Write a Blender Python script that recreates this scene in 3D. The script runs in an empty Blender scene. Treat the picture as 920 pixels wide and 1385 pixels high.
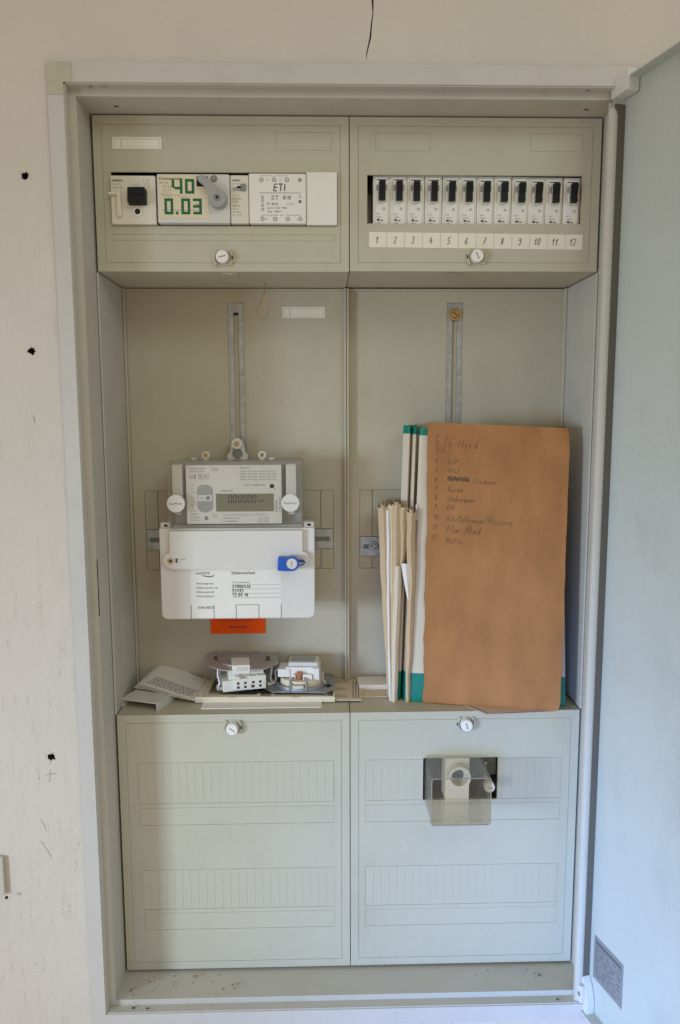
import bpy, bmesh, math, random
from mathutils import Matrix, Vector
random.seed(7)
S = bpy.context.scene
col = S.collection
MM = 0.001
rad = math.radians

# ------------------------------------------------------------------ camera
CF, CX, CY, CZ = 1018.583, -29.7, -780.806, 615.101
PIT, YAW, ROL = -0.125, -0.025, -0.003


def cam_axes():
    c, s = math.cos(YAW), math.sin(YAW)
    r0, f0, u0 = Vector((c, s, 0)), Vector((-s, c, 0)), Vector((0, 0, 1))
    c, s = math.cos(PIT), math.sin(PIT)
    fw, up = c * f0 + s * u0, -s * f0 + c * u0
    c, s = math.cos(ROL), math.sin(ROL)
    return c * r0 + s * up, s * r0 - c * up, fw


CU, CV, CW = cam_axes()
cam = bpy.data.cameras.new('camera')
cam.sensor_fit = 'VERTICAL'
cam.sensor_height = 36.0
cam.sensor_width = 24.0
cam.lens = CF / 1385 * 36.0
cam.clip_start = 0.02
cam.clip_end = 50
cam.dof.use_dof = True
cam.dof.focus_distance = 0.84
cam.dof.aperture_fstop = 11.0
co = bpy.data.objects.new('camera', cam)
col.objects.link(co)
m3 = Matrix((CU, -CV, -CW)).transposed()
co.matrix_world = Matrix.Translation(Vector((CX, CY, CZ)) * MM) @ m3.to_4x4()
S.camera = co

# ------------------------------------------------------------------ light
W = bpy.data.worlds.new('World')
S.world = W
W.use_nodes = True
bg = W.node_tree.nodes['Background']
bg.inputs[0].default_value = (1.0, 0.855, 0.635, 1)
bg.inputs[1].default_value = 0.447


def area(name, loc, target, sx, sy, power, color, spread=180):
    l = bpy.data.lights.new(name, 'AREA')
    l.shape = 'RECTANGLE'
    l.size, l.size_y = sx, sy
    l.energy = power
    l.color = color
    l.spread = rad(spread)
    o = bpy.data.objects.new(name, l)
    o.location = loc
    d = Vector(target) - Vector(loc)
    o.rotation_euler = d.to_track_quat('-Z', 'Y').to_euler()
    col.objects.link(o)
    return o


area('window_light', (-2.0, -1.6, 0.42), (0.08, 0.0, 0.14), 0.42, 0.5, 2.1, (0.60, 0.79, 1.0), 40)
area('top_fill', (0.9, -1.7, 1.7), (0.0, 0.0, 0.6), 1.0, 0.6, 5.35, (0.81, 1.0, 0.965))  # added overhead fill to balance the tones, no known source
area('blue_fill', (-0.3, -1.5, 0.0), (0.36, -0.1, 0.0), 0.6, 0.5, 1.45, (0.17, 0.41, 1.0), 35)  # added narrow blue fill aimed at the door to cool its colour
S.view_settings.view_transform = 'Standard'
S.view_settings.look = 'None'
S.view_settings.exposure = 0.20
S.view_settings.gamma = 1.0
S.cycles.use_denoising = True
S.cycles.max_bounces = 8
S.cycles.transparent_max_bounces = 16

# ------------------------------------------------------------------ materials
MATS = {}


def mat(name, c, rough=0.5, metal=0.0, var=0.04, vscale=30, bump=0.0, bscale=900, spec=0.5, vstretch=None, dirt=0.0):
    if name in MATS:
        return MATS[name]
    m = bpy.data.materials.new(name)
    m.use_nodes = True
    nt = m.node_tree
    N, L = nt.nodes, nt.links
    b = N['Principled BSDF']
    b.inputs['Roughness'].default_value = rough
    b.inputs['Metallic'].default_value = metal
    b.inputs['Specular IOR Level'].default_value = spec
    tc = N.new('ShaderNodeTexCoord')
    src = tc.outputs['Object']
    if vstretch:
        mp = N.new('ShaderNodeMapping')
        mp.inputs['Scale'].default_value = vstretch
        L.new(src, mp.inputs[0])
        src = mp.outputs[0]
    nz = N.new('ShaderNodeTexNoise')
    nz.inputs['Scale'].default_value = vscale
    nz.inputs['Detail'].default_value = 6
    L.new(src, nz.inputs['Vector'])
    mx = N.new('ShaderNodeMix')
    mx.data_type = 'RGBA'
    lo = [max(0, x * (1 - var * 2)) for x in c]
    hi = [min(1, x * (1 + var * 2)) for x in c]
    mx.inputs[6].default_value = (*lo, 1)
    mx.inputs[7].default_value = (*hi, 1)
    L.new(nz.outputs['Fac'], mx.inputs[0])
    L.new(mx.outputs[2], b.inputs['Base Color'])
    if dirt:
        mp2 = N.new('ShaderNodeMapping')
        mp2.inputs['Scale'].default_value = (1.0, 1.0, 0.55)
        mp2.inputs['Location'].default_value = (0.37, 0.11, 0.23)
        L.new(tc.outputs['Object'], mp2.inputs[0])
        big = N.new('ShaderNodeTexNoise')
        big.inputs['Scale'].default_value = 14
        big.inputs['Detail'].default_value = 9
        big.inputs['Roughness'].default_value = 0.72
        L.new(mp2.outputs[0], big.inputs['Vector'])
        r1 = N.new('ShaderNodeMapRange')
        r1.inputs['From Min'].default_value = 0.50
        r1.inputs['From Max'].default_value = 0.74
        L.new(big.outputs['Fac'], r1.inputs['Value'])
        fine = N.new('ShaderNodeTexNoise')
        fine.inputs['Scale'].default_value = 260
        fine.inputs['Detail'].default_value = 4
        L.new(mp2.outputs[0], fine.inputs['Vector'])
        r2 = N.new('ShaderNodeMapRange')
        r2.inputs['From Min'].default_value = 0.62
        r2.inputs['From Max'].default_value = 0.72
        L.new(fine.outputs['Fac'], r2.inputs['Value'])
        ad = N.new('ShaderNodeMath')
        ad.operation = 'MULTIPLY_ADD'
        ad.inputs[1].default_value = 0.45
        L.new(r2.outputs[0], ad.inputs[0])
        mlt = N.new('ShaderNodeMath')
        mlt.operation = 'MULTIPLY'
        mlt.inputs[1].default_value = 0.55
        L.new(r1.outputs[0], mlt.inputs[0])
        L.new(mlt.outputs[0], ad.inputs[2])
        sc_ = N.new('ShaderNodeMath')
        sc_.operation = 'MULTIPLY'
        sc_.inputs[1].default_value = dirt
        L.new(ad.outputs[0], sc_.inputs[0])
        dm = N.new('ShaderNodeMix')
        dm.data_type = 'RGBA'
        dm.inputs[7].default_value = (c[0] * .42, c[1] * .38, c[2] * .32, 1)
        L.new(mx.outputs[2], dm.inputs[6])
        L.new(sc_.outputs[0], dm.inputs[0])
        L.new(dm.outputs[2], b.inputs['Base Color'])
        rr_ = N.new('ShaderNodeMapRange')
        rr_.inputs['To Min'].default_value = rough - .08
        rr_.inputs['To Max'].default_value = rough + .2
        L.new(big.outputs['Fac'], rr_.inputs['Value'])
        L.new(rr_.outputs[0], b.inputs['Roughness'])
    if bump:
        n2 = N.new('ShaderNodeTexNoise')
        n2.inputs['Scale'].default_value = bscale
        n2.inputs['Detail'].default_value = 3
        L.new(tc.outputs['Object'], n2.inputs['Vector'])
        bp = N.new('ShaderNodeBump')
        bp.inputs['Strength'].default_value = bump
        bp.inputs['Distance'].default_value = 0.0006
        L.new(n2.outputs['Fac'], bp.inputs['Height'])
        L.new(bp.outputs[0], b.inputs['Normal'])
    MATS[name] = m
    return m


def wall_mat():
    m = mat('wall_plaster', (0.64, 0.585, 0.54), 0.85, 0, 0.05, 9, 0, spec=0.2)
    nt = m.node_tree
    N, L = nt.nodes, nt.links
    b = N['Principled BSDF']
    tc = N.new('ShaderNodeTexCoord')
    base = b.inputs['Base Color'].links[0].from_socket
    # dark vertical scuffs, a few short dashes
    mp = N.new('ShaderNodeMapping')
    mp.inputs['Scale'].default_value = (95, 1, 9)
    L.new(tc.outputs['Object'], mp.inputs[0])
    nz = N.new('ShaderNodeTexNoise')
    nz.inputs['Scale'].default_value = 1.6
    nz.inputs['Detail'].default_value = 8
    nz.inputs['Roughness'].default_value = 0.75
    L.new(mp.outputs[0], nz.inputs['Vector'])
    rp = N.new('ShaderNodeMapRange')
    rp.inputs['From Min'].default_value = 0.55
    rp.inputs['From Max'].default_value = 0.66
    L.new(nz.outputs['Fac'], rp.inputs['Value'])
    n3 = N.new('ShaderNodeTexNoise')
    n3.inputs['Scale'].default_value = 420
    n3.inputs['Detail'].default_value = 2
    L.new(tc.outputs['Object'], n3.inputs['Vector'])
    r3 = N.new('ShaderNodeMapRange')
    r3.inputs['From Min'].default_value = 0.45
    r3.inputs['From Max'].default_value = 0.6
    L.new(n3.outputs['Fac'], r3.inputs['Value'])
    mu = N.new('ShaderNodeMath')
    mu.operation = 'MULTIPLY'
    L.new(rp.outputs[0], mu.inputs[0])
    L.new(r3.outputs[0], mu.inputs[1])
    mu2 = N.new('ShaderNodeMath')
    mu2.operation = 'MULTIPLY'
    sx_ = N.new('ShaderNodeSeparateXYZ')
    L.new(tc.outputs['Object'], sx_.inputs[0])
    zm = N.new('ShaderNodeMapRange')
    zm.inputs['From Min'].default_value = 0.90
    zm.inputs['From Max'].default_value = 0.45
    zm.inputs['To Min'].default_value = 0.08
    zm.inputs['To Max'].default_value = 0.42
    L.new(sx_.outputs['Z'], zm.inputs['Value'])
    L.new(mu.outputs[0], mu2.inputs[0])
    L.new(zm.outputs[0], mu2.inputs[1])
    mx = N.new('ShaderNodeMix')
    mx.data_type = 'RGBA'
    mx.inputs[7].default_value = (0.17, 0.14, 0.11, 1)
    L.new(base, mx.inputs[6])
    L.new(mu2.outputs[0], mx.inputs[0])
    L.new(mx.outputs[2], b.inputs['Base Color'])
    a = N.new('ShaderNodeTexNoise')
    a.inputs['Scale'].default_value = 190
    a.inputs['Detail'].default_value = 5
    L.new(tc.outputs['Object'], a.inputs['Vector'])
    bp = N.new('ShaderNodeBump')
    bp.inputs['Strength'].default_value = 0.42
    bp.inputs['Distance'].default_value = 0.0018
    a2 = N.new('ShaderNodeTexNoise')
    a2.inputs['Scale'].default_value = 23
    a2.inputs['Detail'].default_value = 4
    a2.inputs['Distortion'].default_value = 1.2
    L.new(tc.outputs['Object'], a2.inputs['Vector'])
    am = N.new('ShaderNodeMath')
    am.operation = 'MULTIPLY'
    L.new(a.outputs['Fac'], am.inputs[0])
    L.new(a2.outputs['Fac'], am.inputs[1])
    aa = N.new('ShaderNodeMath')
    aa.operation = 'MULTIPLY_ADD'
    aa.inputs[1].default_value = 1.6
    L.new(am.outputs[0], aa.inputs[0])
    L.new(a2.outputs['Fac'], aa.inputs[2])
    L.new(aa.outputs[0], bp.inputs['Height'])
    L.new(bp.outputs[0], b.inputs['Normal'])
    return m


def clear_mat(name, tint, gloss=0.12):
    m = bpy.data.materials.new(name)
    m.use_nodes = True
    nt = m.node_tree
    N, L = nt.nodes, nt.links
    N.remove(N['Principled BSDF'])
    t = N.new('ShaderNodeBsdfTransparent')
    t.inputs[0].default_value = (*tint, 1)
    g = N.new('ShaderNodeBsdfGlossy')
    g.inputs['Roughness'].default_value = 0.12
    d = N.new('ShaderNodeBsdfDiffuse')
    d.inputs[0].default_value = (0.75, 0.72, 0.66, 1)
    lw = N.new('ShaderNodeLayerWeight')
    lw.inputs[0].default_value = 0.35
    f = N.new('ShaderNodeMath')
    f.operation = 'MULTIPLY_ADD'
    f.inputs[1].default_value = 0.32
    f.inputs[2].default_value = 0.02
    L.new(lw.outputs['Facing'], f.inputs[0])
    nz = N.new('ShaderNodeTexNoise')
    nz.inputs['Scale'].default_value = 60
    tc = N.new('ShaderNodeTexCoord')
    L.new(tc.outputs['Object'], nz.inputs['Vector'])
    mr = N.new('ShaderNodeMapRange')
    mr.inputs['To Min'].default_value = gloss * 0.3
    mr.inputs['To Max'].default_value = gloss
    L.new(nz.outputs['Fac'], mr.inputs['Value'])
    m1 = N.new('ShaderNodeMixShader')
    L.new(mr.outputs[0], m1.inputs[0])
    L.new(t.outputs[0], m1.inputs[1])
    L.new(d.outputs[0], m1.inputs[2])
    m2 = N.new('ShaderNodeMixShader')
    L.new(f.outputs[0], m2.inputs[0])
    L.new(m1.outputs[0], m2.inputs[1])
    L.new(g.outputs[0], m2.inputs[2])
    L.new(m2.outputs[0], N['Material Output'].inputs[0])
    MATS[name] = m
    return m


M_wall = wall_mat()
M_paint = mat('grey_enamel', (0.54, 0.515, 0.46), 0.45, 0, 0.03, 12, 0.06, 1400, dirt=0.35)
M_flange = mat('pale_enamel', (0.565, 0.545, 0.525), 0.5, 0, 0.03, 12, 0.05, 1400, dirt=0.3)
M_door = mat('door_enamel', (0.53, 0.565, 0.54), 0.34, 0, 0.03, 7, 0.05, 1400, dirt=0.4)
M_cover = mat('cover_plastic', (0.53, 0.50, 0.395), 0.55, 0, 0.03, 9, 0.05, 1800, dirt=0.25)
M_panel = mat('meter_panel_plastic', (0.525, 0.475, 0.37), 0.55, 0, 0.04, 8, 0.05, 1800, dirt=0.25)
M_dark = mat('dark_interior', (0.018, 0.016, 0.014), 0.8)
M_hole = mat('raw_plaster', (0.07, 0.055, 0.045), 0.95, bump=0.6, bscale=300)
M_white = mat('white_plastic', (0.84, 0.81, 0.76), 0.33, 0, 0.02)
M_meter = mat('meter_white_plastic', (0.73, 0.70, 0.67), 0.3, 0, 0.02, dirt=0.12)
M_ivory = mat('ivory_plastic', (0.74, 0.70, 0.60), 0.38, 0, 0.03)
M_greyw = mat('light_grey_plastic', (0.68, 0.67, 0.65), 0.38, 0, 0.02, dirt=0.2)
M_grey = mat('grey_plastic', (0.36, 0.36, 0.36), 0.45, 0, 0.03)
M_mgrey = mat('mid_grey_plastic', (0.24, 0.24, 0.24), 0.5, 0, 0.03)
M_black = mat('black_plastic', (0.010, 0.010, 0.011), 0.55, spec=.25)
M_brown = mat('dark_brown_plastic', (0.03, 0.021, 0.021), 0.6, spec=.25)
M_zinc = mat('galvanised_steel', (0.45, 0.46, 0.48), 0.42, 0.85, 0.25, 120, 0.1, 600)
M_steel = mat('bright_steel', (0.50, 0.48, 0.475), 0.42, 0.55, 0.15, 80)
M_brass = mat('brass', (0.55, 0.38, 0.16), 0.35, 0.9, 0.15, 200)
M_copper = mat('copper', (0.55, 0.22, 0.1), 0.4, 0.9, 0.1)
M_paper = mat('white_paper', (0.82, 0.79, 0.75), 0.85, 0, 0.03, 20, 0.15, 500)
M_cream = mat('cream_paper', (0.68, 0.57, 0.43), 0.85, 0, 0.05, 25, 0.2, 400)
M_tan = mat('tan_paper', (0.57, 0.42, 0.265), 0.85, 0, 0.06, 25, 0.25, 300, vstretch=(1, 1, .3))
M_tagp = mat('tag_paper', (0.85, 0.80, 0.69), 0.85, 0, 0.03, 30)
M_pink = mat('pinkish_newsprint', (0.60, 0.50, 0.45), 0.9, 0, 0.05, 30)
M_board = mat('corrugated_cardboard', (0.415, 0.196, 0.080), 0.85, 0, 0.15, 24, 0.4, 420, spec=0.15, vstretch=(1.6, 1, .7), dirt=0.6)
M_boarde = mat('cardboard_edge', (0.32, 0.18, 0.08), 0.9, 0, 0.15, 300)
M_green = mat('teal_green_print', (0.0, 0.21, 0.15), 0.35, 0, 0.03)
M_folder = mat('folder_white', (0.66, 0.575, 0.46), 0.42, 0, 0.02, dirt=0.2)
M_lgreen = mat('green_ink', (0.005, 0.13, 0.045), 0.5)
M_ink = mat('black_print', (0.03, 0.03, 0.035), 0.6)
M_gink = mat('grey_print', (0.17, 0.17, 0.18), 0.6)
M_gink2 = mat('dim_print', (0.13, 0.13, 0.14), 0.6)
M_creamf = mat('cream_frame_plastic', (0.78, 0.69, 0.53), 0.35, 0, 0.02)
M_pen = mat('pencil_line', (0.085, 0.05, 0.035), 0.6)
M_penb = mat('bluegrey_pen', (0.09, 0.12, 0.11), 0.6)
M_beige = mat('beige_print_field', (0.76, 0.67, 0.50), 0.5)
M_orange = mat('orange_red_sticker', (1.0, 0.11, 0.012), 0.8, spec=.1, var=.01)
M_blue = mat('blue_seal_plastic', (0.01, 0.10, 0.50), 0.35)
M_lcd = mat('lcd_glass', (0.21, 0.20, 0.13), 0.18)
M_plate = mat('silver_plate', (0.30, 0.31, 0.33), 0.45, 0.3, 0.1, 60)
M_olive = mat('tarnished_metal', (0.10, 0.095, 0.065), 0.5, .4, .3, 150)
M_gapshade = mat('hinge_gap_shade', (0.13, 0.115, 0.095), 0.9, bump=0.3, bscale=700)  # dark tone standing in for the shade in the hinge gap
M_patch = mat('yellowed_corner', (0.49, 0.47, 0.375), 0.6, 0, 0.08, 60)
M_crumb = mat('plaster_crumb', (0.33, 0.24, 0.15), 0.9)
M_clear = clear_mat('clear_polycarbonate', (0.955, 0.925, 0.87), 0.03)
M_clear2 = clear_mat('meter_clear_cover', (0.99, 0.985, 0.975), 0.035)


# ------------------------------------------------------------------ mesh builder (millimetres)
class MB:
    def __init__(s):
        s.bm = bmesh.new()
        s.mats = []

    def mi(s, m):
        if m not in s.mats:
            s.mats.append(m)
        return s.mats.index(m)

    def raw(s, vs, fs, m, M=None):
        i = s.mi(m)
        bv = [s.bm.verts.new(M @ Vector(v) if M else Vector(v)) for v in vs]
        for f in fs:
            try:
                fc = s.bm.faces.new([bv[k] for k in f])
                fc.material_index = i
            except ValueError:
                pass
        return s

    def merge(s, t, m, M=None):
        t.verts.index_update()
        s.raw([v.co.copy() for v in t.verts], [[v.index for v in f.verts] for f in t.faces], m, M)
        t.free()
        return s

    def box(s, x0, x1, y0, y1, z0, z1, m, bev=0.0, seg=2, M=None):
        t = bmesh.new()
        bmesh.ops.create_cube(t, size=1)
        for v in t.verts:
            v.co = Vector(((x0 + x1) / 2 + v.co.x * (x1 - x0), (y0 + y1) / 2 + v.co.y * (y1 - y0), (z0 + z1) / 2 + v.co.z * (z1 - z0)))
        if bev:
            bmesh.ops.bevel(t, geom=t.edges[:], offset=bev, segments=seg, profile=0.5, affect='EDGES')
        return s.merge(t, m, M)

    def prism(s, pts, y0, y1, m, bev=0.0, M=None):
        """polygon in XZ extruded along Y"""
        t = bmesh.new()
        a = [t.verts.new((x, y0, z)) for x, z in pts]
        b = [t.verts.new((x, y1, z)) for x, z in pts]
        n = len(pts)
        t.faces.new(a)
        t.faces.new(b[::-1])
        for i in range(n):
            t.faces.new((a[i], b[i], b[(i + 1) % n], a[(i + 1) % n]))
        bmesh.ops.recalc_face_normals(t, faces=t.faces[:])
        if bev:
            ed = [e for e in t.edges if abs(e.verts[0].co.y - y0) < 1e-6 and abs(e.verts[1].co.y - y0) < 1e-6]
            bmesh.ops.bevel(t, geom=ed, offset=bev, segments=2, profile=0.5, affect='EDGES')
        return s.merge(t, m, M)

    def cyl(s, c, r, y0, y1, m, n=24, r2=None, bev=0.0, M=None):
        """cylinder along Y, front at y0"""
        r2 = r if r2 is None else r2
        t = bmesh.new()
        rings = []
        prof = [(r - bev, y0), (r, y0 + bev), (r2, y1)] if bev else [(r, y0), (r2, y1)]
        for rr, yy in prof:
            rings.append([t.verts.new((c[0] + rr * math.cos(2 * math.pi * k / n), yy, c[1] + rr * math.sin(2 * math.pi * k / n))) for k in range(n)])
        for a, b in zip(rings, rings[1:]):
            for k in range(n):
                t.faces.new((a[k], b[k], b[(k + 1) % n], a[(k + 1) % n]))
        t.faces.new(rings[0])
        t.faces.new(rings[-1][::-1])
        bmesh.ops.recalc_face_normals(t, faces=t.faces[:])
        return s.merge(t, m, M)

    def ring(s, c, r0, r1, y0, y1, m, n=28, a0=0, a1=360, M=None):
        full = abs(a1 - a0) >= 359.9
        cnt = n if full else n + 1
        vs, fs = [], []
        for k in range(cnt):
            a = rad(a0 + (a1 - a0) * k / n)
            for r, y in ((r0, y0), (r1, y0), (r1, y1), (r0, y1)):
                vs.append((c[0] + r * math.cos(a), y, c[1] + r * math.sin(a)))
        for k in range(n):
            i, j = 4 * k, 4 * ((k + 1) % cnt)
            for q in range(4):
                fs.append((i + q, i + (q + 1) % 4, j + (q + 1) % 4, j + q))
        if not full:
            fs.append((0, 1, 2, 3))
            e = 4 * n
            fs.append((e + 3, e + 2, e + 1, e))
        return s.raw(vs, fs, m, M)

    def plate(s, x0, x1, z0, z1, y0, y1, m, holes=(), M=None):
        """slab in XZ with rectangular holes (x0,x1,z0,z1)"""
        xs = sorted({x0, x1, *[h[0] for h in holes], *[h[1] for h in holes]})
        zs = sorted({z0, z1, *[h[2] for h in holes], *[h[3] for h in holes]})
        xs = [x for x in xs if x0 <= x <= x1]
        zs = [z for z in zs if z0 <= z <= z1]

        def solid(i, j):
            if not (0 <= i < len(xs) - 1 and 0 <= j < len(zs) - 1):
                return False
            cx, cz = (xs[i] + xs[i + 1]) / 2, (zs[j] + zs[j + 1]) / 2
            return not any(h[0] < cx < h[1] and h[2] < cz < h[3] for h in holes)
        vs, fs, ix = [], [], {}

        def V(i, j, k):
            q = (i, j, k)
            if q not in ix:
                ix[q] = len(vs)
                vs.append((xs[i], (y0, y1)[k], zs[j]))
            return ix[q]
        for i in range(len(xs) - 1):
            for j in range(len(zs) - 1):
                if not solid(i, j):
                    continue
                fs.append((V(i, j, 0), V(i + 1, j, 0), V(i + 1, j + 1, 0), V(i, j + 1, 0)))
                fs.append((V(i, j, 1), V(i, j + 1, 1), V(i + 1, j + 1, 1), V(i + 1, j, 1)))
                if not solid(i - 1, j):
                    fs.append((V(i, j, 0), V(i, j + 1, 0), V(i, j + 1, 1), V(i, j, 1)))
                if not solid(i + 1, j):
                    fs.append((V(i + 1, j, 0), V(i + 1, j, 1), V(i + 1, j + 1, 1), V(i + 1, j + 1, 0)))
                if not solid(i, j - 1):
                    fs.append((V(i, j, 0), V(i, j, 1), V(i + 1, j, 1), V(i + 1, j, 0)))
                if not solid(i, j + 1):
                    fs.append((V(i, j + 1, 0), V(i + 1, j + 1, 0), V(i + 1, j + 1, 1), V(i, j + 1, 1)))
        return s.raw(vs, fs, m, M)

    def tube(s, pts, r, m, n=8, M=None):
        pts = [Vector(p) for p in pts]
        vs, fs = [], []
        for i, p in enumerate(pts):
            t = (pts[min(i + 1, len(pts) - 1)] - pts[max(i - 1, 0)]).normalized()
            a = t.orthogonal().normalized() if i == 0 else (pa - t * pa.dot(t)).normalized()
            pa = a
            b = t.cross(a)
            for k in range(n):
                w = 2 * math.pi * k / n
                vs.append(p + r * (math.cos(w) * a + math.sin(w) * b))
        for i in range(len(pts) - 1):
            for k in range(n):
                fs.append((i * n + k, i * n + (k + 1) % n, (i + 1) * n + (k + 1) % n, (i + 1) * n + k))
        fs.append(tuple(range(n))[::-1])
        fs.append(tuple((len(pts) - 1) * n + k for k in range(n)))
        return s.raw(vs, fs, m, M)

    def grid(s, P, m, th=0.0, M=None):
        """P[i][j] points -> closed sheet with thickness th"""
        ni, nj = len(P), len(P[0])
        P = [[Vector(p) for p in r] for r in P]
        vs, fs = [], []
        for k in range(2):
            for i in range(ni):
                for j in range(nj):
                    du = P[min(i + 1, ni - 1)][j] - P[max(i - 1, 0)][j]
                    dv = P[i][min(j + 1, nj - 1)] - P[i][max(j - 1, 0)]
                    n = du.cross(dv).normalized()
                    vs.append(P[i][j] - n * th * k)
        o = ni * nj
        for i in range(ni - 1):
            for j in range(nj - 1):
                a, b, c, d = i * nj + j, (i + 1) * nj + j, (i + 1) * nj + j + 1, i * nj + j + 1
                fs.append((a, b, c, d))
                fs.append((o + d, o + c, o + b, o + a))
        for i in range(ni - 1):
            for j in (0, nj - 1):
                a, b = i * nj + j, (i + 1) * nj + j
                fs.append((a, o + a, o + b, b) if j == 0 else (b, o + b, o + a, a))
        for j in range(nj - 1):
            for i in (0, ni - 1):
                a, b = i * nj + j, i * nj + j + 1
                fs.append((b, o + b, o + a, a) if i == 0 else (a, o + a, o + b, b))
        return s.raw(vs, fs, m, M)

    def stroke(s, pts, w, y, m, M=None):
        """flat pen line in XZ at depth y"""
        P = [Vector((p[0], p[1])) for p in pts]
        vs, fs = [], []
        for i, p in enumerate(P):
            t = (P[min(i + 1, len(P) - 1)] - P[max(i - 1, 0)])
            if t.length < 1e-9:
                t = Vector((1, 0))
            t.normalize()
            n = Vector((-t.y, t.x)) * w / 2
            vs += [(p.x + n.x, y, p.y + n.y), (p.x - n.x, y, p.y - n.y)]
        for i in range(len(P) - 1):
            fs.append((2 * i, 2 * i + 1, 2 * i + 3, 2 * i + 2))
        return s.raw(vs, fs, m, M)

    def text(s, st, size, x, z, y, m, align='LEFT', sx=1.0, shear=0.0, M=None, bold=0.0, spacing=1.0):
        cu = bpy.data.curves.new('t', 'FONT')
        cu.body = st
        cu.size = size
        cu.align_x = align
        cu.resolution_u = 2
        cu.shear = shear
        cu.offset = bold
        cu.space_character = spacing
        ob = bpy.data.objects.new('t', cu)
        me = ob.to_mesh()
        T = Matrix(((sx, 0, 0, x), (0, 0, 0, y), (0, 1, 0, z), (0, 0, 0, 1)))
        if M:
            T = M @ T
        s.raw([T @ v.co for v in me.vertices], [tuple(p.vertices) for p in me.polygons], m)
        ob.to_mesh_clear()
        bpy.data.objects.remove(ob)
        bpy.data.curves.remove(cu)
        return s

    def hand(s, st, h, x, z, y, w, m, sx=0.62, slant=0.12, jit=0.05, M=None):
        rnd = random.Random(st)
        k = 0
        for ch in st:
            if ch == ' ':
                x += h * 0.45
                continue
            wd, strokes = GLY[ch]
            dz = rnd.uniform(-jit, jit) * h
            for pl in strokes:
                k += 1
                q = [(x + (px * sx + slant * pz + rnd.uniform(-jit, jit) * .25) * h, z + dz + (pz + rnd.uniform(-jit, jit) * .25) * h) for px, pz in pl]
                s.stroke(q, w, y - 0.012 * (k % 9), m, M)
            x += (wd * sx + 0.16) * h
        return x

    def build(s, name, parent=None, org=None, smooth=True):
        org = Vector(org) if org is not None else Vector((0, 0, 0))
        for v in s.bm.verts:
            v.co = (v.co - org) * MM
        me = bpy.data.meshes.new(name)
        s.bm.to_mesh(me)
        s.bm.free()
        for m in s.mats:
            me.materials.append(m)
        if smooth:
            me.shade_smooth()
            me.set_sharp_from_angle(angle=rad(38))
        o = bpy.data.objects.new(name, me)
        col.objects.link(o)
        if smooth:
            wn = o.modifiers.new('weighted_normal', 'WEIGHTED_NORMAL')
            wn.keep_sharp = True
            wn.weight = 90
        po = Vector((0, 0, 0))
        if parent is not None:
            o.parent = parent
            po = Vector(parent['_org']) if '_org' in parent else Vector((0, 0, 0))
        o.location = (org - po) * MM
        ORG[o.name] = org
        return o


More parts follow.
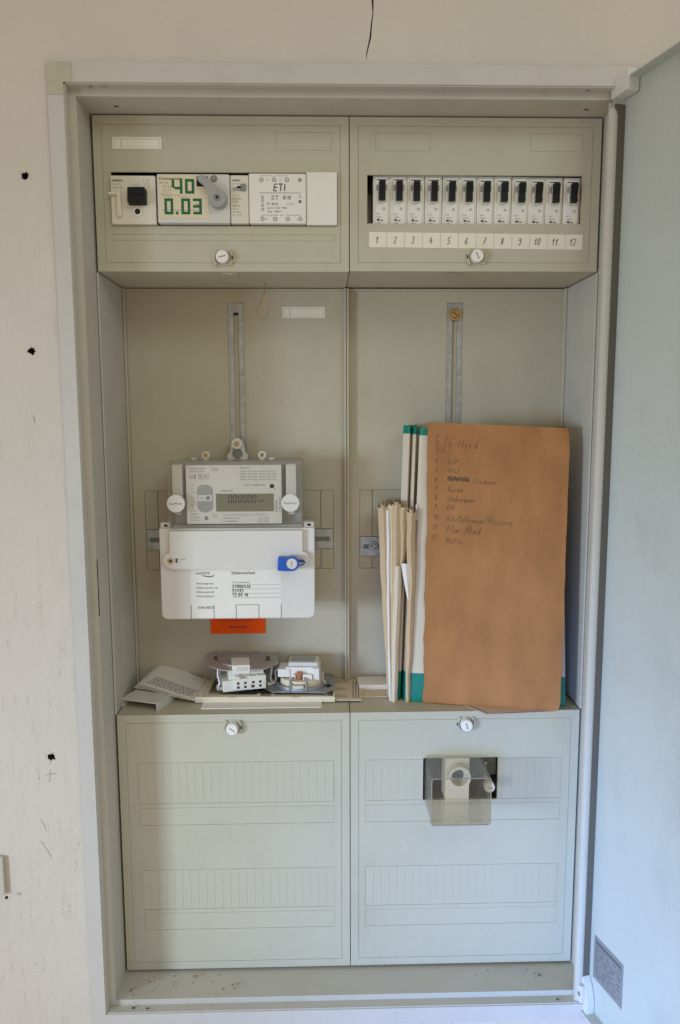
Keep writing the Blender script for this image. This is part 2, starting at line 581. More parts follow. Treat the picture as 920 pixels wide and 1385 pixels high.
ORG = {}
GLY = {  # single stroke pen letters: width, strokes
    '1': (.5, [[(.05, .6), (.4, 1), (.35, 0)]]), '2': (.7, [[(.05, .8), (.3, 1), (.6, .8), (.45, .45), (.05, .02), (.7, .05)]]),
    '3': (.65, [[(.05, .9), (.4, 1), (.58, .78), (.25, .55), (.6, .35), (.45, .05), (.02, .08)]]),
    '4': (.65, [[(.35, 1), (.05, .4), (.65, .42)], [(.5, .7), (.42, 0)]]),
    '5': (.65, [[(.6, 1), (.2, .97), (.12, .58), (.5, .55), (.58, .25), (.35, .02), (.02, .06)]]),
    '6': (.65, [[(.5, 1), (.15, .6), (.08, .2), (.3, 0), (.55, .2), (.42, .45), (.12, .35)]]),
    '7': (.65, [[(.05, .95), (.62, .98), (.25, 0)], [(.15, .5), (.55, .52)]]),
    '8': (.6, [[(.5, .85), (.25, 1), (.1, .75), (.5, .35), (.35, .02), (.08, .2), (.5, .7), (.5, .85)]]),
    '9': (.6, [[(.5, .8), (.25, 1), (.08, .72), (.3, .55), (.5, .8), (.5, .3), (.25, 0), (.05, .06)]]),
    '0': (.6, [[(.3, 1), (.06, .6), (.15, .08), (.4, .03), (.58, .5), (.45, .92), (.3, 1)]]),
    'A': (.8, [[(0, 0), (.38, 1), (.7, 0)], [(.15, .4), (.62, .42)]]), 'B': (.7, [[(.1, 0), (.12, 1), (.5, .95), (.52, .65), (.15, .52), (.62, .4), (.55, .05), (.1, 0)]]),
    'D': (.75, [[(.1, 0), (.1, 1), (.5, .9), (.7, .5), (.45, .05), (.05, 0)]]), 'E': (.65, [[(.62, 1), (.1, .97), (.08, .02), (.62, .02)], [(.1, .5), (.5, .52)]]),
    'F': (.65, [[(.65, 1), (.1, .97), (.06, 0)], [(.1, .52), (.5, .55)]]), 'G': (.75, [[(.65, .85), (.35, 1), (.06, .5), (.35, 0), (.65, .15), (.65, .45), (.4, .45)]]),
    'H': (.75, [[(.08, 1), (.05, 0)], [(.65, 1), (.62, 0)], [(.06, .48), (.64, .52)]]), 'K': (.7, [[(.1, 1), (.06, 0)], [(.62, 1), (.1, .48), (.65, 0)]]),
    'P': (.65, [[(.08, 0), (.1, 1), (.5, .95), (.55, .6), (.1, .48)]]), 'S': (.65, [[(.58, .9), (.3, 1), (.08, .75), (.5, .45), (.5, .1), (.05, .05)]]),
    'T': (.75, [[(0, .97), (.75, 1)], [(.38, .98), (.32, 0)]]), 'W': (1.0, [[(0, 1), (.2, 0), (.48, .8), (.7, 0), (1, 1)]]),
    'a': (.5, [[(.42, .5), (.15, .5), (.04, .2), (.2, 0), (.42, .3), (.45, .5), (.45, 0)]]), 'b': (.5, [[(.08, 1), (.06, 0), (.38, .05), (.42, .4), (.1, .45)]]),
    'c': (.42, [[(.4, .48), (.12, .45), (.06, .08), (.42, .05)]]), 'd': (.5, [[(.42, .45), (.1, .42), (.06, .05), (.4, .1), (.46, 1), (.46, 0)]]),
    'e': (.45, [[(.06, .25), (.4, .32), (.28, .52), (.06, .25), (.2, 0), (.45, .08)]]), 'h': (.5, [[(.08, 1), (.05, 0), (.2, .45), (.4, .42), (.42, 0)]]),
    'i': (.25, [[(.1, .5), (.1, 0), (.22, .05)], [(.12, .72), (.14, .78)]]), 'k': (.48, [[(.08, 1), (.05, 0)], [(.42, .5), (.08, .25), (.45, 0)]]),
    'l': (.25, [[(.12, 1), (.06, .1), (.22, .02)]]), 'm': (.75, [[(.04, .5), (.04, 0), (.2, .48), (.32, .45), (.34, 0), (.52, .48), (.66, .42), (.7, 0)]]),
    'n': (.5, [[(.04, .5), (.04, 0), (.22, .48), (.4, .42), (.44, 0)]]), 'o': (.48, [[(.25, .5), (.05, .25), (.22, 0), (.44, .25), (.25, .5)]]),
    'r': (.38, [[(.05, .5), (.06, 0), (.15, .42), (.38, .48)]]), 's': (.4, [[(.38, .48), (.1, .4), (.36, .14), (.04, .02)]]),
    't': (.38, [[(.18, .95), (.15, .05), (.35, .03)], [(.02, .6), (.36, .64)]]), 'u': (.5, [[(.05, .5), (.08, .05), (.35, .05), (.44, .5), (.46, 0)]]),
    'ü': (.5, [[(.05, .5), (.08, .05), (.35, .05), (.44, .5), (.46, 0)], [(.14, .72), (.16, .8)], [(.36, .72), (.38, .8)]]),
    'z': (.45, [[(.05, .48), (.42, .5), (.04, .02), (.44, .03)]]), 'g': (.48, [[(.42, .45), (.1, .45), (.08, .1), (.4, .15), (.44, .5), (.36, -.35), (.05, -.3)]]),
    '/': (.4, [[(.38, 1.05), (0, -.1)]]), '-': (.35, [[(.03, .42), (.32, .44)]]), '.': (.2, [[(.06, 0), (.12, .05)]]), '}': (.4, [[(0, 1), (.2, .95), (.14, .6), (.34, .5), (.14, .4), (.22, .05), (0, 0)]]),
}


def tag(o, label=None, cat=None, group=None, kind=None):
    if label:
        o['label'] = label
    if cat:
        o['category'] = cat
    if group:
        o['group'] = group
    if kind:
        o['kind'] = kind
    return o


def thing(name, org, label, cat, group=None):
    o = bpy.data.objects.new(name, None)
    o.empty_display_size = 0.02
    col.objects.link(o)
    o.location = Vector(org) * MM
    o['_org'] = list(org)
    ORG[o.name] = Vector(org)
    return tag(o, label, cat, group)


def sub(o):
    """let a built mesh carry children placed in world millimetres"""
    o['_org'] = list(ORG[o.name])
    return o


def dup(o, parent, org):
    """copy of a part placed at org (world mm)"""
    c = o.copy()
    col.objects.link(c)
    c.parent = parent
    c.location = (Vector(org) - Vector(parent['_org'])) * MM
    return c


# ================================================================== WALL
WY = -48.0


def jag(cx, cz, r, n, amt, seed):
    rn = random.Random(seed)
    return [(cx + r * (1 + rn.uniform(-amt, amt)) * math.cos(2 * math.pi * k / n), cz + r * (1 + rn.uniform(-amt, amt)) * math.sin(2 * math.pi * k / n)) for k in range(n)]


holes = [jag(-300.2, 836.2, 3.5, 15, .3, 1), jag(-302.6, 678.1, 3.4, 15, .3, 2), jag(-304.2, 274.7, 3.7, 15, .4, 3)]
crk = [(19.6, 1030), (19.2, 1012), (18.2, 1003), (19.6, 990), (20.0, 979), (18.6, 968), (17.6, 958), (15.6, 950), (14.6, 944), (14.0, 938)]
crw = [1.1, 1.0, .8, 1.2, .9, 1.1, .8, 1.0, .7, .25]
crack_loop = [(x + random.uniform(-.4, .4) - w * .6, z) for (x, z), w in zip(crk, crw)] + [(x + random.uniform(-.4, .4) + w * .6, z) for (x, z), w in reversed(list(zip(crk, crw)))]
bm = bmesh.new()
loops = [[(-700, -700), (900, -700), (900, 1500), (-700, 1500)], [(-269, -22), (269, -22), (269, 928), (-269, 928)]] + holes + [crack_loop]
edges = []
depth_faces = []
for li, lp in enumerate(loops):
    vs = [bm.verts.new((x, WY, z)) for x, z in lp]
    edges += [bm.edges.new((vs[i], vs[(i + 1) % len(vs)])) for i in range(len(vs))]
bmesh.ops.triangle_fill(bm, use_beauty=True, use_dissolve=False, edges=edges)
bmesh.ops.recalc_face_normals(bm, faces=bm.faces[:])
if sum(f.normal.y for f in bm.faces) > 0:
    bmesh.ops.reverse_faces(bm, faces=bm.faces[:])
w = MB()
w.merge(bm, M_wall)
for x0, z0, x1, z1 in ((-269, -22, 269, -22), (269, -22, 269, 928), (269, 928, -269, 928), (-269, 928, -269, -22)):
    w.raw([(x0, WY, z0), (x1, WY, z1), (x1, 200, z1), (x0, 200, z0)], [(0, 1, 2, 3)], M_wall)
wall = w.build('wall', smooth=False)
tag(wall, kind='structure')
wall['_org'] = [0, 0, 0]


def cup(lp, depth, name, mm):
    b = MB()
    n = len(lp)
    vs = [(x, WY, z) for x, z in lp] + [(x, WY + depth, z) for x, z in lp]
    b.raw(vs, [(i, (i + 1) % n, n + (i + 1) % n, n + i) for i in range(n)], mm)
    if n < 16:
        b.raw(vs[n:], [tuple(range(n))], mm)
    else:
        h = n // 2
        b.raw(vs[n:], [(i, i + 1, n - 2 - i, n - 1 - i) for i in range(h - 1)], mm)
    return b.build(name, wall, smooth=False)


M_chip = mat('chipped_plaster', (0.30, 0.255, 0.21), 0.95, 0, .2, 300, 0.6, 300)
for hi, h in enumerate(holes):
    cup(h, 22, 'drill_hole', M_hole)
    rn = random.Random(40 + hi)
    cx, cz = sum(p_[0] for p_ in h) / len(h), sum(p_[1] for p_ in h) / len(h)
    b = MB()
    n = len(h)
    out = []
    for x, z in h:
        k = 1 + rn.choice((.08, .12, .25, .5, .8)) * rn.uniform(.5, 1)
        out.append((cx + (x - cx) * k, cz + (z - cz) * k))
    vs = [(x, WY + .6, z) for x, z in h] + [(x, WY - .12, z) for x, z in out]
    b.raw(vs, [(i, (i + 1) % n, n + (i + 1) % n, n + i) for i in range(n)], M_chip)
    b.build('chipped_rim', wall, smooth=False)
cup(crack_loop, 6, 'crack', M_hole)

M_scuff = mat('pencil_and_scuff', (0.37, 0.32, 0.27), 0.9, 0, .2, 200)
for nm, lines_ in (('pencil_mark', [[(-306.2, 261.5), (-306.9, 255), (-307.8, 248)], [(-311.5, 255.4), (-306, 256.6), (-300.6, 257.6)]]),
                   ('scratch', [[(-318.5, 208), (-315.5, 201.5), (-313.5, 195.5)], [(-318.8, 183.5), (-315.2, 177), (-309.6, 166.5)], [(-304.2, 617.5), (-303.4, 611)]])):
    for k, ln in enumerate(lines_):
        b = MB()
        b.stroke(ln, .75, WY - .1 - .02 * k, M_scuff)
        b.build(nm, wall, smooth=False)

# pale box on the wall at the left edge
j = MB()
j.box(-430, -357.5, WY - 5, WY, 128, 170, M_paint, 1.5)
j.cyl((-354.2, 128.3), 1.6, WY - 9.3, WY - 8, M_dark, 10)
jo = tag(j.build('wall_plate', org=(-388, WY, 165)), 'small grey metal plate screwed to the wall at the left', 'wall plate')

# ================================================================== CABINET
CAB = thing('electrical_cabinet', (0, -50, -10), 'tall pale grey wall-recessed electrical cabinet with its door open', 'cabinet')
# housing: the sheet-metal tub with a stepped front edge
h = MB()
T = 1.2
for sgn in (-1, 1):
    xs = sorted((sgn * 253, sgn * (253 + T)))
    h.box(xs[0], xs[1], -40, 190, -3, 909, M_paint)                     # side wall
    xs = sorted((sgn * 254.2, sgn * 259.5))
    h.box(xs[0], xs[1], -40, -38.8, -9, 915.5, M_paint)                 # ledge
    xs = sorted((sgn * 259.5, sgn * 260.7))
    h.box(xs[0], xs[1], -50, -38.8, -10, 916.7, M_paint)                # reveal
h.box(-254.2, 254.2, -40, 190, 909, 910.2, M_paint)
h.box(-254.2, 254.2, -40, -38.8, 910.2, 915.5, M_paint)
h.box(-260.7, 260.7, -50, -38.8, 915.5, 916.7, M_paint)
h.box(-254.2, 254.2, -40, 190, -4.2, -3, M_paint)
h.box(-254.2, 254.2, -40, -38.8, -9.4, -4.2, M_paint)
h.box(-260.7, 260.7, -50, -38.8, -10.6, -9.4, M_paint)
h.box(-253, 253, 190, 191.2, -3, 909, M_paint)
# small holes and rivets in the floor and roof
for x, z0, y in ((-222, 908.6, -18), (228, 908.6, -18)):
    h.box(x - 2.2, x + 2.2, y - 1.2, y + 1.2, z0, 909.2, M_dark, .3)
sub(h.build('housing', CAB))
f = MB()
f.plate(-275, 275, -29, 934, -51.4, -50, M_flange, [(-260.7, 262, -10.6, 916.7)])
fl = sub(f.build('flange', CAB))
p = MB()
p.plate(-274.8, -252.5, 905.8, 933.8, -51.9, -51.45, M_patch, [(-260.5, -252.4, 905.7, 916.5)])
p.build('corner_patch', CAB)
for x, y, z, r in ((-233, -45, -9.3, 2.6), (-218, -46, -9.3, 2.4), (222, -46, -9.3, 2.6), (-222, -16, -2.9, 1.2), (210, -18, -2.9, 2.4)):
    b = MB()
    Mx = Matrix.Translation((x, y, z)) @ Matrix.Rotation(rad(-90), 4, 'X')
    b.cyl((0, 0), r, -.6, .2, M_zinc, 14, bev=.3, M=Mx)
    b.cyl((0, 0), r * .45, -.75, -.55, M_dark, 10, M=Mx)
    b.build('rivet', CAB)
for x, z in ((-238, 916), (-226, 916), (220, 916)):
    b = MB()
    Mx = Matrix.Translation((x, -45, z - .6)) @ Matrix.Rotation(rad(90), 4, 'X')
    b.cyl((0, 0), 2.2, -.5, .4, M_zinc, 14, bev=.3, M=Mx)
    b.build('rivet', CAB)
# slot for the door latch in the left reveal
b = MB()
b.box(-253.4, -252.6, -39.2, -37.4, 418, 476, M_dark)
b.box(-253.2, -252.3, -39.0, -37.8, 450, 451.6, M_paint)
b.build('latch_slot', CAB)
# rounded strip along the hinge side
b = MB()
prof = [(240.0, -42), (239.4, -45.5), (240.4, -47.6), (243, -48.8), (246, -48.8), (248, -47.6), (249, -45.5), (249, -42)]
vs, fs = [], []
zz = [-21, 893, 898.5, 900.6]
sc = [1, 1, .8, .35]
for z, k in zip(zz, sc):
    vs += [(244 + (x - 244) * k, -45 + (y + 45) * k, z) for x, y in prof]
n = len(prof)
for i in range(3):
    for k in range(n):
        fs.append((i * n + k, i * n + (k + 1) % n, (i + 1) * n + (k + 1) % n, (i + 1) * n + k))
fs += [tuple(range(n))[::-1], tuple(3 * n + k for k in range(n))]
b.raw(vs, fs, M_paint)
b.box(241, 253, -43.0, -41.8, -9, 905, M_paint)
b.build('hinge_strip', CAB)


# ---- quarter-turn lock
def lock(x, z, ang, parent, ear):
    b = MB()
    b.ring((x, z), 8.3, 10.6, -2.6, .5, M_cover, 10, -48, 48)
    b.ring((x, z), 8.3, 10.6, -2.6, .5, M_cover, 10, 132, 228)
    b.ring((x, z), 6.9, 8.2, -.5, .5, M_cover, 24)
    b.cyl((x, z), 6.3, -8.5, 1, M_white, 28, bev=.8)
    Mr = Matrix.Translation((x, 0, z)) @ Matrix.Rotation(rad(ang), 4, 'Y')
    b.box(-3.6, 3.6, -8.62, -8.4, -.55, .55, M_mgrey, M=Mr)
    b.box(x + ear * 9.4 - .7, x + ear * 9.4 + .7, -2.75, -2.5, z - 1.8, z + 1.8, M_dark)
    return b.build('lock_screw', parent, (x, 0, z))


def cover(name_holes, x0, x1, z0, z1, inset=9, rects=(), top=True):
    b = MB()
    b.plate(x0, x1, z0, z1, .6, 2.6, M_cover, name_holes)
    fx0, fx1, fz0, fz1 = x0 + inset, x1 - inset, z0 + inset, z1 - inset
    b.plate(x0, x1, z0, z1, 0, .9, M_cover, [(fx0 - .35, fx1 + .35, fz0 - .35, fz1 + .35)])
    b.plate(fx0 + .35, fx1 - .35, fz0 + .35, fz1 - .35, 0, .9, M_cover, list(name_holes) + list(rects))
    for r in rects:
        b.plate(r[0] + .3, r[1] - .3, r[2] + .3, r[3] - .3, .12, .9, M_cover)
    b.box(x0, x0 + 2, 2.5, 97, z0, z1, M_cover)
    b.box(x1 - 2, x1, 2.5, 97, z0, z1, M_cover)
    b.box(x0 + 2, x1 - 2, 2.5, 97, z0, z0 + 2, M_cover)
    b.box(x0 + 2, x1 - 2, 2.5, 97, z1 - 2, z1, M_cover)
    return sub(b.build('cover_panel', CAB, ((x0 + x1) / 2, 0, z0)))


ZT0, ZT1 = 760.2, 907.6
c1 = cover([(-234.4, -11.7, 804.0, 855.0)], -250.6, -.45, ZT0, ZT1, 8.5, [(-72, -17, 876, 893), (-235, -15, 790, 796)])
c2 = cover([(17.8, 232.6, 807, 853.4)], .45, 250.6, ZT0 + .6, ZT1, 8.5, [(26, 80, 876, 893), (180, 232, 876, 893)])
tag(c1, 'cover panel around the main switch and the green-numbered breaker')
tag(c2, 'cover panel around the row of twelve breakers')
c3h = []
STR = 8.85
rows3 = [(-230, 197.5, 46), (-230 + 2, 73.5, 46)]
c3 = cover([], -250.6, -.45, 0, 298.2, 9, [(-230.6, -17.4, 196.9, 244.1), (-230.6, -17.4, 172, 192), (-229, -17.4, 72.6, 119.8), (-229, -17.4, 48, 68)])
fuse_hole = (80.2, 162.4, 196.6, 245.2)
c4 = cover([fuse_hole], .45, 250.6, 0, 298.2, 9, [(16.8, 80.2, 196.9, 244.1), (162.4, 232.6, 196.9, 244.1), (16.8, 232.6, 172, 192), (16.8, 232.6, 72.6, 119.8), (16.8, 232.6, 48, 68)])
tag(c3, 'lower blank cover panel with two rows of knockouts')
tag(c4, 'lower cover panel with the clear fuse box in it')
sb = MB()
sb.box(.43, STR - .43, -.12, .55, 0, 46, M_cover, .22, 2)
strip = sb.build('knockout_strip', c3, (0, 0, 0))
first = True
for par, xa, za, skip in ((c3, -230.2, 197.4, None), (c3, -229.4, 73.2, None), (c4, 17.6, 197.4, (78, 164)), (c4, 17.6, 73.2, None)):
    for k in range(24):
        x = xa + k * STR
        if skip and skip[0] < x + STR - 1 and x < skip[1]:
            continue
        if first:
            strip.location = (Vector((x, 0, za)) - Vector(par['_org'])) * MM
            first = False
        else:
            dup(strip, par, (x, 0, za))
lock(-126.2, 773.4, -15, c1, 1)
lock(127.7, 774.7, 65, c2, -1)
lock(-126.7, 283.9, 40, c3, 1)
lock(126.0, 284.6, 75, c4, -1)
for par, x in ((c1, -121), (c2, 107)):
    b = MB()
    b.box(x - 8, x + 8, 6, 26, ZT0 - .9 + (.6 if par is c2 else 0), ZT0 + .3, M_panel, .3, 1)
    b.box(x - 3, x + 3, 7, 14, ZT0 - 1.5 + (.6 if par is c2 else 0), ZT0 - .3, M_cover, .3, 1)
    b.build('catch', par)


def holder(par, x0, x1, z0, z1, y):
    b = MB()
    b.plate(x0, x1, z0, z1, y - .9, y + .2, M_white, [(x0 + 1.6, x1 - 1.6, z0 + 1.6, z1 - 1.6)])
    b.plate(x0 + 2, x1 - 2, z0 + 2, z1 - 2, y - .5, y + .2, M_tagp)
    b.box(x0 + 8.3, x0 + 8.8, y - .56, y - .4, z0 + 2, z1 - 2, M_gink)
    b.build('label_holder', par)


holder(c1, -231.6, -183.8, 876.3, 887.4, 0)


# ---- paper number tags under the breakers
XL = [19.5 + (235.4 - 19.5) * k / 12 for k in range(13)]
for k in range(12):
    b = MB()
    sl = -1.9 * k / 11
    z0 = 784.2 + sl
    b.box(XL[k] + .25, XL[k + 1] - .25, -.25, .05, z0, z0 + 14.6, M_tagp)
    t = str(k + 1)
    b.hand(t, 6.6, XL[k] + (6.2 if k < 9 else 4.0), z0 + 3.8, -.3, .85, M_penb, sx=.7, slant=.18, jit=.04)
    o = b.build('number_tag', c2, ((XL[k] + XL[k + 1]) / 2, 0, z0))
    o['label'] = 'paper tag with handwritten %s' % t

# ---- meter panels in the recess
PY = 98.0


def panel(x0, x1, rail_x, hz0, hz1, mir):
    b = MB()
    kx0, kx1 = (x0 + 15, x1 - 15)
    rh = (rail_x - 9.2, rail_x + 9.2, 500, 744.4)
    b.plate(x0, x1, 299, 759.4, PY, PY + 2, M_panel, [(kx0, kx1, 437, 530.8), (rail_x - 9.2, rail_x + 9.2, 530.8, 744.4)])
    b.plate(x0, x1, 299, 759.4, PY + 3.2, PY + 4.6, M_panel)
    b.box(x0, x0 + 2.4, PY - 9, PY - .002, 299, 759.4, M_panel, .4, 1)
    b.box(x1 - 2.4, x1, PY - 9, PY - .002, 299, 759.4, M_panel, .4, 1)
    b.box(x0 + 2.4, x1 - 2.4, PY - 3.5, PY - .002, 757.2, 759.4, M_panel, .4, 1)
    for (a, bb, c, d) in ((-60, -10, 725, 744),) if mir else ((14, 60, 722, 742), (180, 232, 722, 742), ):
        b.plate(a, bb, c, d, PY - .2, PY - .002, M_panel)
    if mir:
        b.plate(-246, -200, 722, 744, PY - .2, PY - .002, M_panel)
    o = sub(b.build('meter_panel', CAB, ((x0 + x1) / 2, PY, 299)))
    # break-out plates above and below the cross rail
    for (a, c) in ((kx0 + .4, kx0 + 14.6), (kx0 + 15.4, kx1 - 15.4), (kx1 - 14.6, kx1 - .4)):
        for (d, e) in ((437.4, hz0 - .6), (hz1 + .6, 530.4)):
            q = MB()
            if a < rail_x < c and d > hz1:
                q.plate(a, c, d, e, PY + .5, PY + 1.8, M_panel)
            else:
                q.plate(a, c, d, e, PY + .5, PY + 1.8, M_panel)
            q.build('breakout_plate', o, ((a + c) / 2, PY, d))
    # slotted vertical rail
    q = MB()
    q.plate(rail_x - 8.9, rail_x + 8.9, 532, 744, PY + .6, PY + 1.8, M_zinc, [(rail_x - 3, rail_x + 3, 545, 733.5)])
    q.cyl((rail_x, 733.5), 3, PY + 1.6, PY + 2.1, M_dark, 18)
    q.cyl((rail_x, 740), 1.5, PY - .1, PY + .8, M_steel, 12, bev=.3)
    for k in range(36):
        z = 548 + k * 5
        for s_ in (-1, 1):
            q.box(rail_x + s_ * 7.2 - 1, rail_x + s_ * 7.2 + 1, PY + .52, PY + .62, z, z + .35, M_gink)
    q.build('slotted_rail', o, (rail_x, PY, 532))
    # cross rail
    q = MB()
    zc = (hz0 + hz1) / 2
    q.plate(kx0 + .6, kx1 - .6, hz0, hz1, PY - .6, PY + 1.4, M_zinc, [(kx0 + 5, kx0 + 26, zc - 2.6, zc + 2.6), (kx1 - 26, kx1 - 5, zc - 2.6, zc + 2.6)])
    q.plate(kx0 + 4, kx1 - 4, hz0 + 4, hz1 - 4, PY + 1.5, PY + 2.1, M_mgrey)
    q.build('cross_rail', o, ((kx0 + kx1) / 2, PY, hz0))
    return o


mp1 = panel(-250.5, -.3, -125.4, 461.4, 484.6, True)
mp2 = panel(.3, 250.5, 124.4, 452, 475, False)


def rail_screw(par, x, z, y, r, m1=M_brass):
    b = MB()
    b.cyl((x, z), r, y - 1.5, y + 1, m1, 26, bev=.4)
    b.cyl((x, z), r * .62, y - 4.5, y - 1.3, m1, 20, bev=.8)
    Mr = Matrix.Translation((x, 0, z)) @ Matrix.Rotation(rad(35), 4, 'Y')
    b.box(-r * .5, r * .5, y - 4.62, y - 4.4, -.5, .5, M_dark, M=Mr)
    b.build('rail_screw', par, (x, y, z))


rail_screw(mp2, 124.6, 731.4, PY - .2, 7.2)
rail_screw(mp2, 31.5, 463.5, PY - 1.2, 6.0, M_zinc)
holder(mp1, -72.5, -23.9, 727.5, 739.6, PY)
# side cheeks of the recess, with a pale front lip
for s_ in (-1, 1):
    b = MB()
    xs = sorted((s_ * 250.8, s_ * 252.6))
    b.box(xs[0], xs[1], 0, 97, 299, 759.5, M_paint, .5, 1)
    b.build('side_cheek', CAB)

# ---- door, opened past a right angle
HX, HY = 255.5, -43.0
DM = Matrix.Translation((HX, HY, 0)) @ Matrix.Rotation(rad(-75), 4, 'Z')   # local +x runs to the free edge, local -y faces the cabinet
# after the rotation: x axis -> (cos75, -sin75); the inner face is at local y = 0, the lips stand on local -y
d = MB()
d.box(0, 520, 0, 1.3, -19, 920.2, M_door, M=DM)
d.box(-.3, .9, -12, -.002, -19, 920.2, M_door, M=DM)
d.box(.9, 520, -12, -.002, 919, 920.2, M_door, M=DM)
d.box(.9, 520, -12, -.002, -19, -17.8, M_door, M=DM)
d.box(518.8, 520, -12, -.002, -17.8, 919, M_door, M=DM)
door = sub(d.build('door', CAB, (HX, HY, -19)))
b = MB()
b.box(.95, 2.4, -11.6, -.4, -8, 903, M_gapshade, .5, M=DM)  # dark strip added along the hinge lip to paint in the gap's shade
b.build('gap_shade_strip', door)
b = MB()
b.box(-3, 22, -13.5, -.5, 907.5, 926.5, M_greyw, 1.5, M=DM)
b.build('hinge_block', door)
b = MB()
b.prism([(1.2, -10), (13, -26), (13, -3), (8, 12), (3.2, 19), (1.2, 19)], -9.5, -.8, M_greyw, .8, M=DM)
b.box(1, 8, -14, -9.6, -8, 12, M_greyw, 1, M=DM)
b.cyl((5, 2), 2.2, -14.6, -13.8, M_zinc, 12, M=DM)
b.build('lower_hinge', door)
b = MB()
PX0, PX1, PZ0, PZ1 = 8.5, 56, 21.6, 70.2
b.box(PX0, PX1, -.35, -.05, PZ0, PZ1, M_plate, M=DM)
rn = random.Random(3)
b.box(PX0 + 3, PX1 - 3, -.42, -.34, PZ1 - 8, PZ1 - 4, M_gink2, M=DM)
for k in range(13):
    z = PZ1 - 11.5 - k * 2.75
    x = PX0 + 3
    while x < PX1 - 6:
        l = rn.uniform(3, 9)
        b.box(x, min(x + l, PX1 - 3), -.42, -.34, z, z + rn.choice((.6, .9, 1.2)), M_gink2, M=DM)
        x += l + rn.uniform(1, 6)
b.build('rating_plate', door)

# ================================================================== DEVICES IN THE TOP LEFT COVER
# main switch
t = thing('main_switch', (-212, 0, 804), 'ivory main switch with one wide black toggle, leftmost device in the cabinet', 'switch')
b = MB()
b.box(-234, -190.2, -5, 40, 804.4, 850.4, M_ivory, 1.2)
b.build('body', t)
b = MB()
b.plate(-219, -197, 821, 838, -5.6, -4.9, M_ivory, [(-217, -198.5, 822, 837)])
b.box(-216.6, -198.9, -5.06, -4.9, 822.4, 836.6, M_dark)
b.build('toggle_bezel', t)
b = MB()
M_ = Matrix.Translation((0, -5, 830)) @ Matrix.Rotation(rad(-8), 4, 'X')
b.box(-216, -199, -9, 2, -8.2, 6.5, M_black, 1.2, M=M_)
b.box(-215, -199.5, -10, -8.8, -1, 0.2, M_black, .3, M=M_)
b.build('toggle', t)
b = MB()
b.box(-227.6, -223.4, -9, -4.8, 811, 836, M_ivory, .8)
b.box(-235.5, -227, -8, -6.2, 831.5, 834.2, M_ivory, .5)
b.build('lever_guard', t)
b = MB()
b.ring((-208.2, 816.2), 2.9, 4.4, -6.2, -4.8, M_white, 24)
b.cyl((-208.2, 816.2), 2.9, -5.2, -4.9, M_dark, 20)
b.build('test_socket', t)
b = MB()
b.text('SIEMENS', 2.9, -232.6, 844.4, -5.06, M_ink, sx=1.0, bold=.06)
b.text('5TE1 613', 2.2, -232.6, 841.2, -5.06, M_gink)
b.text('~400V  63A', 2.2, -232.4, 838.2, -5.06, M_gink)
b.stroke([(-212, 842.5), (-209, 839.8), (-206.5, 842.5)], .4, -5.06, M_gink)
b.box(-211.5, -206, -5.06, -5.0, 838.6, 839.0, M_gink)
for q in (0, 3, 5):
    b.stroke([(-201.5 + q, 847), (-201.2 + q, 844), (-200.6 + q, 841.5), (-201.4 + q, 838)], .35, -5.06, M_gink)
b.build('lettering', t)

# residual current breaker
t = thing('residual_current_breaker', (-153, 0, 804), 'wide breaker marked 40 and 0.03 in green with a grey rotary lever', 'breaker')
b = MB()
b.box(-188.4, -117.5, -7, 40, 805.2, 851.4, M_greyw, 1.4)
b.build('body', t)
b = MB()
b.box(-187, -138, -7.3, -6.9, 809.5, 850, M_beige)
b.build('face_label', t)
b = MB()


def seg(pts):
    b.stroke(pts, 2.7, -7.36 - .01 * random.random(), M_lgreen)


def rectstroke(x0, x1, z0, z1, wd):
    for q in ((x0 - wd / 2, x0 + wd / 2, z0 - wd / 2, z1 + wd / 2), (x1 - wd / 2, x1 + wd / 2, z0 - wd / 2, z1 + wd / 2)):
        b.box(q[0], q[1], -7.40, -7.28, q[2], q[3], M_lgreen)
    for z in (z0, z1):
        b.box(x0 + wd / 2, x1 - wd / 2, -7.40, -7.28, z - wd / 2, z + wd / 2, M_lgreen)


Wd = 2.6
# 4
b.box(-173.8, -171.2, -7.4, -7.28, 838, 846.5, M_lgreen)
b.box(-171.2, -166, -7.4, -7.28, 836.6, 839.2, M_lgreen)
b.box(-166, -163.4, -7.4, -7.28, 832.5, 846.5, M_lgreen)
rectstroke(-159.6, -153.2, 834, 845.2, Wd)                 # 0
rectstroke(-180.2, -174.2, 814.5, 827, Wd)                 # 0
b.box(-170.6, -168, -7.4, -7.28, 813.2, 815.8, M_lgreen)   # .
rectstroke(-163.8, -157.6, 814.5, 827, Wd)                 # 0
b.box(-147.6, -145, -7.4, -7.28, 813.2, 828.3, M_lgreen)   # 3
for z in (814.5, 820.8, 827):
    b.box(-153.6, -147.6, -7.4, -7.28, z - 1.3, z + 1.3, M_lgreen)
b.build('green_numerals', t)
b = MB()
b.text('FI-Schutzschalter', 3.5, -186, 845.6, -7.36, M_ink, sx=.97, bold=.05)
b.text('5SM1 346', 2.2, -186, 842.0, -7.36, M_ink)
for k in range(4):
    x = -182 + k * 2.4
    b.stroke([(x, 839.5), (x, 836), (x - 1.2, 832)], .3, -7.34, M_gink)
    b.stroke([(x, 831.5), (x, 828.8)], .3, -7.34, M_gink)
    b.cyl((x, 840), .5, -7.36, -7.3, M_gink, 8)
b.box(-185, -183.4, -7.36, -7.3, 832, 832.6, M_gink)
b.box(-183.5, -166, -7.34, -7.3, 831.2, 831.5, M_gink)
b.text('\u2206 I  0,03 A', 2, -168, 829.2, -7.36, M_gink)
b.box(-183.6, -147, -7.345, -7.3, 817.0, 817.4, M_gink)
b.box(-151, -144, -7.345, -7.3, 822.5, 823, M_gink)
b.build('lettering', t)
b = MB()
